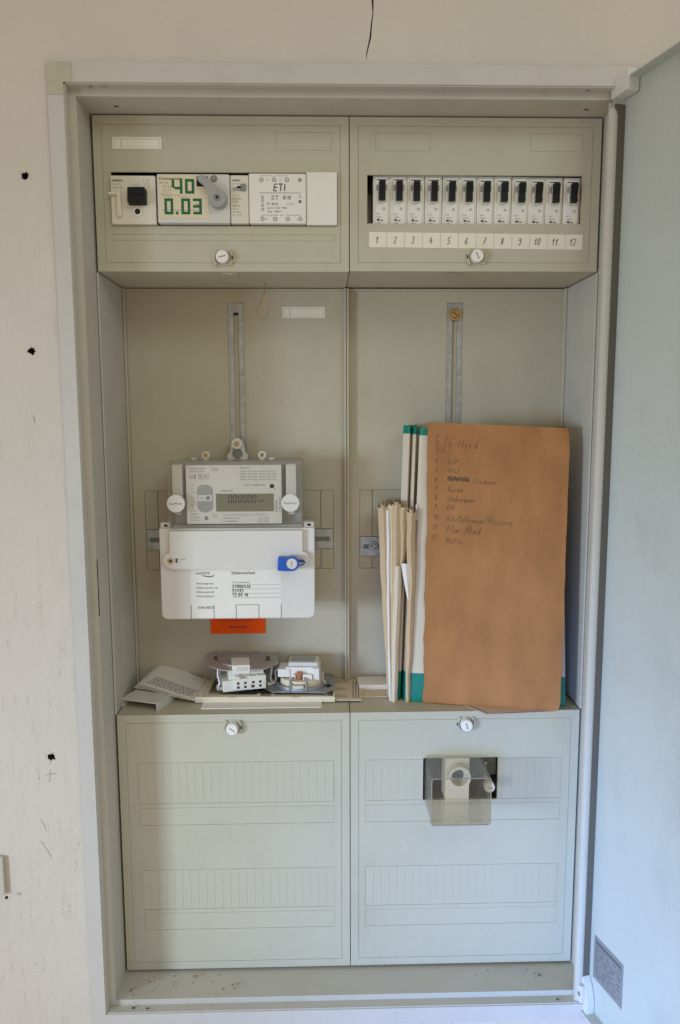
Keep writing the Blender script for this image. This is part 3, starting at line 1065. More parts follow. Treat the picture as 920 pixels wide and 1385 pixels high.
b.box(-149.5, -138.8, -7.6, -6.9, 839.5, 849, M_black, .2)
b.build('position_window', t)
b = MB()
b.cyl((-132.6, 847), 3.2, -7.8, -6.9, M_mgrey, 22, bev=.4)
b.cyl((-132.6, 847), 1.6, -8.0, -7.7, M_grey, 16)
b.build('test_button', t)
b = MB()
b.cyl((-128.6, 826.4), 8.8, -12, -6.8, M_grey, 32, bev=1.0)
pl = [(-146.5, 847.5), (-148, 845), (-146.5, 842.2), (-141, 838), (-137, 830), (-136.6, 824), (-134, 819.6), (-128.8, 817.8), (-123.5, 819.8), (-120.4, 824), (-120.6, 829), (-123.5, 833), (-131, 838), (-138, 845.5), (-142, 848.2)]
b.prism(pl, -15.5, -11.6, M_grey, .9)
b.cyl((-128.9, 827.2), 3.4, -16.1, -15.4, M_mgrey, 20, bev=.3)
b.cyl((-128.9, 827.2), 1.5, -16.3, -16, M_dark, 12)
b.build('rotary_lever', t)

# auxiliary switch
t = thing('auxiliary_switch', (-108, 0, 804), 'narrow ivory auxiliary switch module with a small grey slider beside the rotary lever', 'switch module')
b = MB()
b.box(-117.1, -99.4, -5.2, 40, 805.4, 851, M_ivory, .9)
b.build('body', t)
b = MB()
b.plate(-115.6, -101.2, 835, 843.6, -5.6, -5.1, M_greyw, [(-114.8, -102, 835.8, 842.8)])
b.box(-114.8, -102, -5.32, -5.15, 835.8, 842.8, M_grey)
b.box(-114.4, -107, -5.5, -5.2, 839.5, 842.4, M_ivory, .2)
b.box(-110.5, -103, -6.0, -5.2, 838.6, 840.6, M_black, .2)
b.box(-106.6, -102.2, -7.2, -5.2, 836, 842, M_mgrey, .4)
b.build('slider', t)
b = MB()
b.text('SIEMENS', 2.4, -115.4, 845.2, -5.26, M_ink, sx=.95, bold=.04)
b.text('1      0', 2.4, -115, 831.2, -5.26, M_gink)
for k, s_ in enumerate(('5SW3 000', 'Ith 6A', '230V 6A', 'AC 14', '400V 2A', 'DC 13 1A')):
    b.text(s_, 2.1, -115.2, 827.8 - k * 2.8 - (1 if k > 1 else 0), -5.26, M_ink if k in (2, 3) else M_gink)
b.text('1', 2.6, -103.5, 811, -5.26, M_gink)
b.build('lettering', t)

# bell transformer
t = thing('bell_transformer', (-71, 0, 804), 'white bell transformer printed ETI and ZT 8/8', 'transformer')
b = MB()
b.box(-98.9, -42.9, -6, 40, 805.2, 852.6, M_white, 1.2)
b.build('body', t)
b = MB()
Y = -6.08
for x in (-86.4, -74, -61.6, -48.8):
    if x < -50:
        b.ring((x, 846.4), 1.5, 2.1, Y, Y + .06, M_gink, 18)
        b.box(x - 1.2, x + 1.2, Y, Y + .06, 846, 846.6, M_gink)
b.cyl((-48.8, 846.4), 2.1, Y, Y + .2, M_grey, 16)
b.stroke([(-86.4, 848.6), (-86.4, 850.2), (-77, 850.2)], .4, Y, M_gink)
b.stroke([(-61.6, 848.6), (-61.6, 850.2), (-71, 850.2)], .4, Y, M_gink)
b.text('sec', 2, -74, 849.4, Y, M_gink, 'CENTER')
b.text('8V', 2, -80.3, 845.6, Y, M_gink, 'CENTER')
b.text('4V', 2, -67.9, 845.6, Y, M_gink, 'CENTER')
# ETI in heavy broken strokes
X0 = -75
for q in ([(-73.6, 842.2), (-74.6, 836.0)], [(-73.2, 842.4), (-70.6, 842.6)], [(-73.6, 839.3), (-71, 839.4)], [(-74.4, 836.0), (-71.4, 836.2)]):
    b.stroke(q, 1.0, Y - .01 * random.random(), M_ink)
for q in ([(-69.6, 842.4), (-65.4, 842.6)], [(-67.2, 841.8), (-67.8, 836.0)], [(-63.4, 842.6), (-64, 836.0)]):
    b.stroke(q, 1.1, Y - .02 - .01 * random.random(), M_ink)
b.box(-88.4, -47.6, Y, Y + .06, 833.9, 834.4, M_gink)
b.text('ZT  8/8', 5.3, -67.5, 828, Y, M_ink, 'CENTER', sx=1.1, spacing=1.1)
b.text('P= 8VA', 3.5, -81.4, 822.6, Y, M_ink, sx=1.02)
b.text('ta 40\u00b0C', 2.3, -62, 822.8, Y, M_gink)
b.text('Uprim  230V  50Hz', 2.5, -81.4, 819.2, Y, M_ink)
b.text('Usek   4/8/8 V', 2.5, -81.4, 815.8, Y, M_ink)
for z in (830, 826.6, 822.4, 818.6):
    b.ring((-85.6, z), .9, 1.5, Y, Y + .06, M_gink, 12)
b.ring((-48.8, 831), 1.0, 1.4, Y, Y + .06, M_gink, 12)
b.box(-50.2, -47.4, Y, Y + .06, 824.6, 827.4, M_gink)
b.stroke([(-86.4, 811.6), (-86.4, 813.2), (-70.6, 813.2)], .4, Y, M_gink)
b.stroke([(-48.6, 811.6), (-48.6, 813.2), (-62.6, 813.2)], .4, Y, M_gink)
b.text('prim', 2, -66.6, 812.5, Y, M_gink, 'CENTER')
for x in (-85.8, -73.4, -61, -48.6):
    b.ring((x, 809.6), 1.5, 2.1, Y, Y + .06, M_gink, 18)
    b.box(x - 1.2, x + 1.2, Y, Y + .06, 809.3, 809.9, M_gink)
b.text('N', 2.2, -82.6, 808.8, Y, M_gink)
b.text('L', 2.2, -53, 808.8, Y, M_gink)
b.build('lettering', t)
# blanking plate
b = MB()
b.box(-42.6, -12.2, -4, 6, 804.6, 854.6, M_white, .6)
tag(b.build('blanking_plate', org=(-27, 0, 805)), 'plain white blanking plate right of the bell transformer', 'cover plate')

# ================================================================== TWELVE BREAKERS
PB = 17.45


def breaker():
    t = thing('circuit_breaker', (0, 2, 806), '', 'circuit breaker', 'circuit breakers in the upper right row')
    hw = PB / 2 - .15
    b = MB()
    b.box(-hw, hw, 3.2, 45, -2, 49, M_white, .5)
    b.box(-hw + 2.3, hw - 2.3, 1.4, 4, -1, 46.6, M_white, .7)
    b.build_t = None
    o = b
    body = o.build('body', None)
    b = MB()
    b.box(-3.4, 3.4, -1.6, 1.6, 21.6, 41.6, M_greyw, .5)
    b.box(-5.4, -3.6, -.2, 1.8, 33.5, 39, M_grey, .3)
    b.box(3.6, 5.4, -.2, 1.8, 33.5, 39, M_grey, .3)
    b.box(-5.4, -3.6, -1.2, 1.8, 23.5, 33, M_white, .4)
    b.box(3.6, 5.4, -1.2, 1.8, 23.5, 33, M_white, .4)
    bez = b.build('toggle_bezel', None)
    b = MB()
    prof = [(-1.5, 23), (-6.5, 23.6), (-5.6, 29), (-6.0, 33), (-8.4, 39.6), (-7.2, 40.8), (-1.5, 40.6)]
    vs = [(-3.1, y, z) for y, z in prof] + [(3.1, y, z) for y, z in prof]
    n = len(prof)
    b.raw(vs, [tuple(range(n)), tuple(range(n, 2 * n))[::-1]] + [(i, n + i, n + (i + 1) % n, (i + 1) % n) for i in range(n)], M_black)
    tg = b.build('toggle', None)
    b = MB()
    b.box(-5.2, 5.2, 1.25, 1.36, 43.4, 44.4, M_ink)
    b.ring((2.3, 16.2), .8, 1.3, 1.28, 1.38, M_gink, 14)
    b.text('B16', 2.3, -5.4, 10.4, 1.33, M_gink)
    b.text('5SX21', 2.3, -5.2, 7.4, 1.33, M_gink)
    b.box(-4.6, -1.8, 1.26, 1.36, 4.6, 6.4, M_ink)
    b.box(-1.0, 1.8, 1.26, 1.36, 4.4, 5.6, M_gink)
    b.text('6000', 2.0, -4.8, 2.0, 1.33, M_ink)
    lt = b.build('lettering', None)
    for o in (body, bez, tg, lt):
        o.parent = t
    return t, (body, bez, tg, lt)


ordw = ['one', 'two', 'three', 'four', 'five', 'six', 'seven', 'eight', 'nine', 'ten', 'eleven', 'twelve']
proto, kids = breaker()
for k in range(12):
    x = 23.9 + PB * (k + .5) - .3
    if k == 0:
        o = proto
    else:
        o = proto.copy()
        col.objects.link(o)
        for ch in kids:
            c = ch.copy()
            col.objects.link(c)
            c.parent = o
    o.location = Vector((x, 2.2, 806 - .16 * k)) * MM
    rb = random.Random(k + 60)
    o.location.y += rb.uniform(-.35, .35) * MM
    o.location.x += rb.uniform(-.12, .12) * MM
    o.rotation_euler = (rad(rb.uniform(-.5, .5)), rad(rb.uniform(-.5, .5)), rad(rb.uniform(-.7, .7)))
    o['label'] = 'slim circuit breaker directly above the paper tag with handwritten %s' % ordw[k]
b = MB()
b.box(20, 236, 42, 49, 812, 847, M_zinc)
b.box(-236, -12, 42, 49, 812, 847, M_zinc)
b.build('mounting_rail', CAB)

# ================================================================== METER
t = MT = thing('electricity_meter', (-121, 90, 396), 'white digital electricity meter with a grey display and blue seal', 'meter')
b = MB()
b.box(-190, -50.5, 40, 92, 497, 568, M_grey, 2)
b.box(-190.4, -50.1, 34, 41, 495.5, 499.5, M_greyw, 1)
b.build('body', t)
b = MB()
b.box(-174.6, -72.2, 27.5, 41, 501.2, 565, M_meter, .8)
b.build('face_plate', t)
for x0 in (-189.6, -67.6):
    b = MB()
    b.box(x0, x0 + 11, 29, 41, 527, 565.5, M_greyw, .8)
    b.box(x0 + 2.5, x0 + 8.5, 30, 41, 511, 519, M_greyw, .6)
    b.box(x0 + 3.4, x0 + 7.6, 29.6, 30.2, 513, 518, M_mgrey, .2)
    b.build('clamp_strip', t)
for x in (-184.2, -62.6):
    b = MB()
    b.cyl((x, 524.6), 9.6, 18.2, 19.9, M_meter, 32, bev=.4)
    b.text('EasyMeter', 3.1, x, 523.6, 18.12, M_ink, 'CENTER', sx=1.1)
    b.build('round_seal', t)
b = MB()
b.box(-142.9, -81.0, 26.8, 28, 514.8, 534.0, M_lcd, .3)
b.build('display', t)
b = MB()
Y = 26.72
b.text('1.8.0', 4.4, -140.6, 524.6, Y, M_gink, shear=.15)
x = -129.5
for k in range(6):
    for q in ([(0, 0), (.4, 3.4)], [(.45, 3.9), (.85, 7.2)], [(3.0, 0), (3.4, 3.4)], [(3.45, 3.9), (3.85, 7.2)], [(.5, -.2), (2.6, -.2)], [(1.4, 7.5), (3.4, 7.5)]):
        b.stroke([(x + p_[0], 524.6 + p_[1]) for p_ in q], 1.05, Y - .01 * random.random(), M_ink)
    x += 5.2
b.text('kWh', 3.6, -98.2, 524.9, Y, M_ink, shear=.15, bold=.04)
b.text('+A', 2.6, -86.8, 530.6, Y, M_gink)
b.text('L123', 2.4, -139.6, 520.8, Y, M_gink)
b.text('{?}', 3.4, -140.0, 516.2, Y, M_gink)
b.build('display_digits', t)
b = MB()
Y = 27.42
b.text('Drehstromz\u00e4hler', 2.6, -171, 560.4, Y, M_gink)
b.text('Q3DA1004 V3.04', 2.2, -171, 557.4, Y, M_gink)
b.text('CE', 6.0, -170.6, 550.4, Y, M_ink, bold=.02)
b.text('M 18', 3.8, -159.6, 551.0, Y, M_ink)
b.plate(-161, -149.6, 549.8, 555.2, Y, Y + .06, M_gink, [(-160.6, -150, 550.2, 554.8)])
b.text('0102', 2.2, -145.5, 559.6, Y, M_gink)
b.plate(-147, -140.4, 558.6, 562, Y, Y + .06, M_gink, [(-146.7, -140.7, 558.9, 561.7)])
b.text('Pulse No.:', 2.8, -116.5, 561.0, Y, M_gink)
for k in range(4):
    b.text('0000 1100 0201 0010 2120 1021'[:29], 2.35, -116.5, 557.2 - k * 2.9, Y, M_gink, sx=1.26)
b.text('1 ESY11 6080 5026', 3.0, -114.4, 542.4, Y, M_gink, sx=1.05)
b.text('59052702', 3.2, -137.2, 536.0, Y, M_gink)
for k, z in enumerate((546, 541, 537, 531, 527, 523, 519)):
    b.stroke([(-169.4, z), (-168, z - 2.6), (-166.6, z)] if k % 2 else [(-169.4, z - 1), (-166.8, z - 1), (-166.8, z - 3.4)], .35, Y, M_gink)
b.text('I0,5-10', 2.2, -170.6, 515.0, Y, M_gink)
b.text('60(60)A', 2.2, -170.6, 511.6, Y, M_gink)
b.text('3x230/400V', 2.2, -170.6, 508.0, Y, M_gink)
b.text('50 Hz  cl.A', 2.2, -170.6, 504.8, Y, M_gink)
b.text('opt. LED', 2.0, -147.5, 511.0, Y, M_gink)
b.text('10.000', 2.0, -147.5, 508.4, Y, M_gink)
b.text('Tarnum: 01/05-07-45-53-84-11-53-AD-8A-CE', 2.5, -136, 510.4, Y, M_gink, sx=1.02)
b.text('1-ISM-1082  10.03', 2.5, -136, 506.8, Y, M_gink)
b.text('S/N  60850026', 2.5, -136, 503.2, Y, M_gink)
for k in range(3):
    b.text('02 03 04 05', 2.0, -98, 507 - k * 2.2, Y, M_gink, sx=1.2)
MR = Matrix.Translation((-77.2, 0, 514)) @ Matrix.Rotation(rad(-90), 4, 'Y')
b.text('EasyMeter', 3.2, 0, 0, Y, M_ink, M=MR)
MR = Matrix.Translation((-73.6, 0, 514)) @ Matrix.Rotation(rad(-90), 4, 'Y')
b.text('D-33602 Bielefeld', 2.2, 0, 0, Y, M_gink, M=MR)
b.stroke([(-80.4, 537.6), (-79.4, 539.4), (-78.4, 537.6)], .4, Y, M_ink)
b.build('lettering', t)
b = MB()
pts = [(-162.6 + (15 if i else 0), 0) for i in (0, 1)]
cxp, rr = -154.6, 8.2
pl = [(cxp + rr * math.cos(rad(a)), 538 + 6 * math.sin(rad(a))) for a in range(0, 181, 20)] + [(cxp + rr * math.cos(rad(a)), 520 + 6 * math.sin(rad(a))) for a in range(180, 361, 20)]
b.prism(pl, 26.9, 28, M_grey, .2)
b.box(-162.4, -146.8, 26.7, 27.2, 526.2, 533, M_greyw, .3)
b.cyl((-151.2, 529.6), 2.1, 26.2, 27, M_mgrey, 18, bev=.4)
b.text('INFO', 1.8, -160.4, 529, 26.64, M_gink)
b.build('optical_port', t)
for x, z, r in ((-153.6, 507.6, 2.2), (-82.6, 542.0, 2.5)):
    b = MB()
    b.cyl((x, z), r, 27.0, 28, M_mgrey if x < -100 else M_black, 18, bev=.3)
    b.build('indicator', t)
b = MB()   # clear polycarbonate hood over the meter head
b.plate(-192, -49, 499.5, 570, 20, 21.2, M_clear2)
b.box(-192, -190.8, 21.2, 46, 499.5, 570, M_clear2)
b.box(-50.2, -49, 21.2, 46, 499.5, 570, M_clear2)
b.box(-190.8, -50.2, 21.2, 46, 568.8, 570, M_clear2)
b.box(-190.8, -50.2, 21.2, 46, 499.5, 500.7, M_clear2)
b.box(-192.6, -48.4, 19.4, 22, 497.6, 499.3, M_clear2, .4)
for q in ((-192.3, -190.6, 497.8, 570.2), (-50.4, -48.7, 497.8, 570.2)):
    b.box(q[0], q[1], 19.2, 19.95, q[2], q[3], M_clear, .3)
b.box(-190.4, -50.6, 19.2, 19.95, 568.4, 570.2, M_clear, .3)
b.build('clear_hood', t)


def rrect(x0, x1, z0, z1, r, n=6, corners=(1, 1, 1, 1)):
    out = []
    for (cx, cz, a0, on) in ((x1, z1, 0, corners[0]), (x0, z1, 90, corners[1]), (x0, z0, 180, corners[2]), (x1, z0, 270, corners[3])):
        if not on:
            out.append((cx, cz))
            continue
        ox = cx - r if cx == x1 else cx + r
        oz = cz - r if cz == z1 else cz + r
        out += [(ox + r * math.cos(rad(a0 + 90 * k / n)), oz + r * math.sin(rad(a0 + 90 * k / n))) for k in range(n + 1)]
    return out


b = MB()
b.prism(rrect(-204.5, -37.2, 396.6, 497.2, 7, corners=(0, 0, 1, 1)), 25, 90, M_meter, 1.6)
b.build('terminal_cover', t)
b = MB()
b.prism([(-193, 495), (-193, 472), (-197, 470.5), (-200.2, 466), (-200.6, 462), (-198.6, 457.5), (-194, 454.6), (-190, 453), (-55, 453), (-50, 454.6), (-46, 457.5), (-42.2, 462), (-42.6, 466), (-46, 470.5), (-50, 472), (-50, 495)][::-1], 19.6, 25.5, M_meter, 1.0)
b.build('terminal_flap', t)
for x0 in (-203.5, -48.5):
    b = MB()
    b.plate(x0, x0 + 10.5, 496.6, 502.5, 30, 40, M_meter, [(x0 + 3.4, x0 + 7.4, 498.2, 500.8)])
    b.box(x0 + 3.2, x0 + 7.6, 34, 35, 497.6, 501, M_dark)
    b.build('hinge_tab', t)
b = MB()
b.cyl((-191.6, 462.6), 4.0, 18.6, 20, M_meter, 24, bev=.3)
b.cyl((-191.6, 462.6), 3.2, 18.2, 18.7, M_brass, 20, bev=.3)
b.cyl((-191.6, 462.6), 1.5, 18.0, 18.3, M_dark, 12)
b.build('cover_screw', t)
b = MB()
for k, s_ in enumerate(('max. 3 Nm', 'PZ 2', '')):
    b.text(s_, 2.2, -185.5, 463.6 - k * 2.8, 19.5, M_gink)
b.box(-186.6, -184.8, 19.5, 19.58, 460.6, 465.4, M_ink)
b.build('screw_lettering', t)
b = MB()
b.box(-76.6, -63.5, 9, 19.5, 452.4, 467, M_blue, 1.2, M=Matrix.Translation((-70, 0, 460)) @ Matrix.Rotation(rad(4), 4, 'Y') @ Matrix.Translation((70, 0, -460)))
b.ring((-61.6, 460.6), 6.0, 8.0, 8, 15, M_blue, 28)
b.cyl((-61.6, 460.6), 6.2, 8.8, 14.6, M_meter, 26, bev=.4)
b.cyl((-61.6, 460.8), .9, 8.6, 8.9, M_copper, 10)
b.text('ewe', 1.8, -61.6, 462.6, 8.74, M_gink, 'CENTER')
b.text('2018', 1.6, -61.6, 457.6, 8.74, M_gink, 'CENTER')
b.tube([(-54, 12, 464), (-50, 14, 463.5), (-47.6, 17, 461), (-50, 15, 458.4), (-54, 12, 458)], .8, M_blue, 8)
b.tube([(-54, 13, 462), (-50.6, 15, 462), (-49, 18, 461)], .6, M_dark, 6)
b.build('lead_seal', t)
b = MB()
b.box(-172, -73.5, 24.75, 24.95, 398.6, 452.6, M_paper)
Y = 24.70
MS = Matrix.Identity(4)
b.text('swb/EWE', 3.9, -166.5, 446.6, Y, M_ink, shear=.2, bold=.03)
b.stroke([(-159, 445.2), (-152, 443.8), (-147.4, 444.6), (-146.8, 445.8)], 1.0, Y, M_ink)
b.text('Z\u00e4hlerwechsel', 4.4, -128, 446.4, Y, M_ink, bold=.08, sx=1.0)
for k, (a, c) in enumerate((('Wechselgrund:', 'Turnuswechsel'), ('Z\u00e4hlernummer alt:', ''), ('Z\u00e4hlerstand alt:', ''), ('Wechseldatum:', ''))):
    z = 435.4 - k * 4.7
    b.text(a, 3.1, -166, z, Y, M_ink, bold=.03)
    if c:
        b.text(c, 3.1, -127, z + 1, Y, M_ink)
    b.box(-127.5, -74.5, Y, Y + .08, z - 1, z - .7, M_gink)
b.hand('27806436', 3.5, -127.5, 431.2, Y, .75, M_ink, sx=.9)
b.hand('92492', 3.5, -127.5, 426.4, Y, .75, M_ink, sx=.9)
b.hand('12.04 18', 3.5, -127.0, 421.8, Y, .75, M_ink, sx=.9)
b.text('EWE NETZ', 3.5, -165, 408.4, Y, M_ink, bold=.08, shear=.15)
b.build('exchange_note', t)
b = MB()
for x in (-172.2, -147.4, -123.4, -98.6, -74.2):
    b.box(x - .3, x + .3, 24.55, 24.9, 397.5, 412.6, M_gink)
b.box(-123.4, -98.6, 24.55, 24.72, 412.2, 412.7, M_gink)
b.build('breakout_lines', t)
# hooks and hanger on top
b = MB()
b.prism([(-137, 567), (-113.4, 567), (-113.6, 573), (-116.6, 577), (-117.4, 585), (-119.6, 590), (-131, 590), (-133, 585), (-133.6, 577), (-136.6, 573)][::-1], 84, 88, M_greyw, .6)
b.cyl((-125.2, 574.4), 6.0, 83.6, 84.5, M_mgrey, 26)
b.cyl((-125.4, 585.6), 6.4, 80.5, 84, M_ivory, 26, bev=.5)
b.cyl((-125.4, 585.6), 2.8, 79.5, 81, M_brass, 18, bev=.4)
b.build('hanger', t)
for x in (-157.4, -95):
    b = MB()
    b.ring((x, 573.8), 2.4, 4.4, 58, 64, M_ivory, 24)
    b.cyl((x, 573.8), 2.4, 61, 62, M_brass if x < -100 else M_panel, 16)
    b.box(x - 2, x + 2, 58.5, 63.5, 567, 570, M_ivory)
    b.build('sealing_lug', t)
for x in (-169.4, -84):
    b = MB()
    b.box(x - 3.4, x + 3.4, 50, 58, 570.0, 571.4, M_meter, .4)
    b.box(x - 1.2, x + 1.2, 50, 58, 567, 570, M_meter, .3)
    b.build('top_clip', t)

b = MB()
b.box(-162.6, -97.4, 97.1, 97.5, 359, 384, M_orange)
b.text('\u00fcberpr\u00fcfen', 4.8, -130, 366, 97.05, M_ink, 'CENTER', bold=.05)
b.text('Schutzma\u00dfnahmen/Leitungen', 3.2, -130, 374.4, 97.05, M_ink, 'CENTER')
tag(b.build('warning_sticker', org=(-130, 97, 359)), 'orange-red sticker reading \u00fcberpr\u00fcfen on the panel under the meter', 'sticker')

# thin wire loop
b = MB()
P = [(-88.6, 62, 766), (-89.4, 60, 757), (-90.2, 60, 749), (-93, 60, 742), (-97, 60, 733), (-98.8, 60, 726.5), (-96.6, 60, 722), (-91.6, 60, 721.4), (-87, 60, 724), (-85.6, 60, 731), (-86.6, 60, 739), (-89, 60.6, 747), (-90.4, 60.8, 751)]
b.tube(P, .42, M_copper, 6)
tag(b.build('wire_loop', org=(-90, 60, 757)), 'thin copper wire loop hanging below the upper left cover', 'wire')

# ================================================================== ON THE LEDGE
LZ = 298.25


def Rz(cx, cy, cz, a, tx=0, ty=0):
    return Matrix.Translation((cx, cy, cz)) @ Matrix.Rotation(rad(a), 4, 'Z') @ Matrix.Rotation(rad(tx), 4, 'X') @ Matrix.Rotation(rad(ty), 4, 'Y')


# grey channel lid
t = thing('channel_lid', (-228, 30, LZ), 'short grey plastic channel lid lying under the folded leaflet', 'channel lid')
MX = Rz(-230.5, 20, LZ, -19)
b = MB()
b.box(-22, 24, -3, 62, 8, 9.4, M_greyw, .4, M=MX)
b.build('top', t)
for x0 in (-21.6, 22):
    b = MB()
    b.box(x0, x0 + 1.5, -2.8, 61.5, 0, 8.1, M_greyw, .3, M=MX)
    b.build('lip', t)

# folded leaflet
b = MB()
nU, nV = 16, 5
for layer in range(3):
    P = []
    for i in range(nU + 1):
        u = i / nU
        row = []
        for j_ in range(nV + 1):
            v = j_ / nV
            x = -244 + 78 * u + 18 * v * (1 - u * .6) - 3 * v
            y = 50 - 16 * u + 62 * v - 6 * math.sin(u * 2)
            z = LZ + 12.2 + 2.2 * layer * (1 - .75 * u) - 8.5 * u ** 1.2 + 7 * v * (1 - u) + 2.2 * math.sin(u * 5) * (1 - u)
            if u < .14:
                q = (.14 - u) / .14
                z -= q * q * (1.6 * (layer - .3))
                x += q * q * 1.0 * layer
            row.append((x, y, z))
        P.append(row)
    b.grid(P, M_paper, .35)
    if layer == 2:
        TOP = P


def on_top(u, v, dz=.12):
    a, c = u * nU, v * nV
    i, j_ = min(int(a), nU - 1), min(int(c), nV - 1)
    fa, fc = a - i, c - j_
    p = [Vector(TOP[i + di][j_ + dj]) for di in (0, 1) for dj in (0, 1)]
    q = (p[0] * (1 - fc) + p[1] * fc) * (1 - fa) + (p[2] * (1 - fc) + p[3] * fc) * fa
    q.z += dz
    return q


rn = random.Random(5)
for k in range(6):
    v = .10 + k * .055
    u = .16 + k * .012
    while u < .86:
        l = rn.uniform(.02, .06)
        b.raw([on_top(u, v), on_top(u + l, v), on_top(u + l, v + .026), on_top(u, v + .026)], [(0, 1, 2, 3)], M_gink)
        u += l + .014
tag(b.build('folded_leaflet', org=(-210, 50, LZ)), 'white folded leaflet with small print bulging over the channel lid', 'leaflet')

# white sheet under the frame
b = MB()
b.box(-163, -31, 14.5, 62, LZ + .05, LZ + 1.1, M_paper)
tag(b.build('white_sheet', org=(-97, 38, LZ)), 'blank white paper sheet lying under the cream double frame', 'paper')

# double frame lying face down
FZ = LZ + 1.3
b = MB()
fr = Rz(-93, 67, FZ, -1.2)
RIM = 6.4
Q = Matrix.Rotation(rad(90), 4, 'X')     # XZ plate to XY: z -> -y... use explicit mapping


def flat(x0, x1, y0, y1, z0, z1, m, holes=(), M=None):
    """slab lying flat with rectangular holes"""
    T = Matrix(((1, 0, 0, 0), (0, 0, 1, 0), (0, 1, 0, 0), (0, 0, 0, 1)))
    b.plate(x0, x1, y0, y1, z0, z1, m, holes, M=(M @ T) if M else T)


flat(-78, 78, -38, 38, 0, 2, M_creamf, [(-66, -10, -28, 28), (10, 66, -28, 28)], fr)
flat(-78, 78, -38, 38, 1.9, RIM, M_creamf, [(-75.8, 75.8, -35.8, 35.8)], fr)
flat(-70, -6, -32, 32, 1.9, 5.4, M_creamf, [(-66, -10, -28, 28)], fr)
flat(6, 70, -32, 32, 1.9, 5.4, M_creamf, [(10, 66, -28, 28)], fr)
for x in (-38, 34):
    b.box(x - 4, x + 4, -38.6, -37.6, 5.8, 6.7, M_tan, M=fr)
tag(b.build('double_frame', org=(-93, 67, FZ)), 'cream double switch frame lying face down on the ledge', 'frame')


# switch insert lying plate up
SX, SY = -120, 69
t = thing('switch_insert', (SX, SY, FZ + 6), 'flush switch insert resting plate-up on the frame, left of the round socket insert', 'switch insert')
b = MB()
zt = LZ + 36
ptl = Rz(SX - 4, SY + 6, zt, 8, 2, 1.5)
oc = [(-40, -20), (-22, -36), (24, -36), (42, -18), (42, 18), (24, 36), (-22, 36), (-40, 20)]
T = Matrix(((1, 0, 0, 0), (0, 0, 1, 0), (0, 1, 0, 0), (0, 0, 0, 1)))
b.prism(oc, 0, 1.3, M_steel, .3, M=ptl @ T)
b.ring((0, 0), 25, 28, 1.2, 2.6, M_steel, 32, M=ptl @ T)
for q in ((-30, -8, -34, -22), (30, 8, 24, 33)):
    b.box(-32, -27, -4, 10, -.4, 1.75, M_mgrey, M=ptl)
    b.box(28, 33, -10, 5, -.4, 1.75, M_mgrey, M=ptl)
b.build('mounting_plate', t)
b = MB()
b.box(-12, 8, -36.2, -10, -4, 6.5, M_white, 1, M=ptl)
b.box(-8, 5, -37, -36, 0, 4.5, M_greyw, .5, M=ptl)
b.build('rocker_stub', t)
b = MB()
blk = Rz(SX - 1, SY - 2, FZ + 8.4, 14)
b.box(-20, 20, -20, 20, 8, 26, M_white, 1, M=blk)
b.box(-27, 12, -23, 15, 0, 13, M_white, 1.2, M=blk)
b.box(4, 22, -25.5, 10, 1, 17, M_white, 1.2, M=blk)
b.box(-14, 20, -26, 0, 2.5, 15, M_white, 1.2, M=blk)
b.box(-8, 4, -20.6, -19, 18.5, 23, M_dark, .3, M=blk)
b.build('mechanism', t)
for xx in (-9, 4, 13):
    b = MB()
    b.cyl((xx, 0), 2.4, 0, 3, M_ivory, 16, bev=.4, M=blk @ Matrix.Translation((0, -23, 14.6)) @ T)
    b.box(xx - 4, xx + 3, -24, -15, 14.7, 17.4, M_ivory, .7, M=blk)
    b.build('release_lever', t)
b = MB()
for xx in (-10, -2, 7, 15):
    for zz_ in (10, 5.4):
        b.box(xx - 1.3, xx + 1.3, -26.4, -25.7, zz_ - 1.3, zz_ + 1.3, M_dark, .2, M=blk)
b.box(4.6, 5.6, -26.4, -25.8, 3.4, 7.6, M_copper, M=blk)
b.build('wire_holes', t)
for sx_ in (-1, 1):
    b = MB()
    x = sx_ * 29
    b.tube([blk @ Vector(p_) for p_ in ((x, -8, 27), (x + sx_ * 2, -10, 18), (x, -12, 8), (x + sx_ * 3, -14, 1))], 1.6, M_steel, 8)
    b.tube([blk @ Vector(p_) for p_ in ((x - sx_ * 3, 0, 26), (x - sx_ * 2, 2, 12), (x - sx_ * 1, -6, 3))], 1.4, M_steel, 8)
    b.box(x - 3.5, x + 3.5, -14, -3, -.6, 3, M_ivory, .8, M=blk)
    b.build('claw', t)
b = MB()
pl = Rz(SX + 4, SY - 14, FZ + 5.6, -6)
b.prism([(-32, 0), (-22, -10), (18, -11), (34, 2), (24, 13), (-20, 12)], 0, 1, M_brown, .2, M=pl @ T)
b.build('base_spring', t)

# socket insert lying on its plate
KX, KY = -54, 69
t = thing('socket_insert', (KX, KY, FZ + 4), 'socket insert with cream disc and copper clip lying on its metal plate', 'socket insert')
kz = FZ + 7.6
kb = Rz(KX, KY, kz, -4)
b = MB()
b.prism([(-40, -22), (-30, -33), (30, -33), (40, -22), (40, 22), (30, 33), (-30, 33), (-40, 22)], 0, 1.2, M_zinc, .3, M=kb @ T)
b.ring((0, 0), 28, 31, 1.1, 4, M_zinc, 36, M=kb @ T)
b.box(29, 36, -14, -9, 1.1, 1.5, M_dark, .15, M=kb)
b.box(31, 33, -18, -6, 1.1, 1.5, M_dark, .15, M=kb)
b.box(-36, -31, -8, -4, 1.1, 1.5, M_dark, .15, M=kb)
b.build('mounting_plate', t)
b = MB()
b.cyl((0, 0), 24.6, 10, 1, M_creamf, 44, r2=25.5, M=kb @ T)
b.build('cream_disc', t)
b = MB()
b.box(-17, 20, -12, 14, 11, 23, M_white, 1, M=kb)
b.box(-26, -12, -14, 12, 11.5, 21, M_white, 1, M=kb)
b.box(14, 22, -15, 12, 8.5, 22.5, M_white, 1, M=kb)
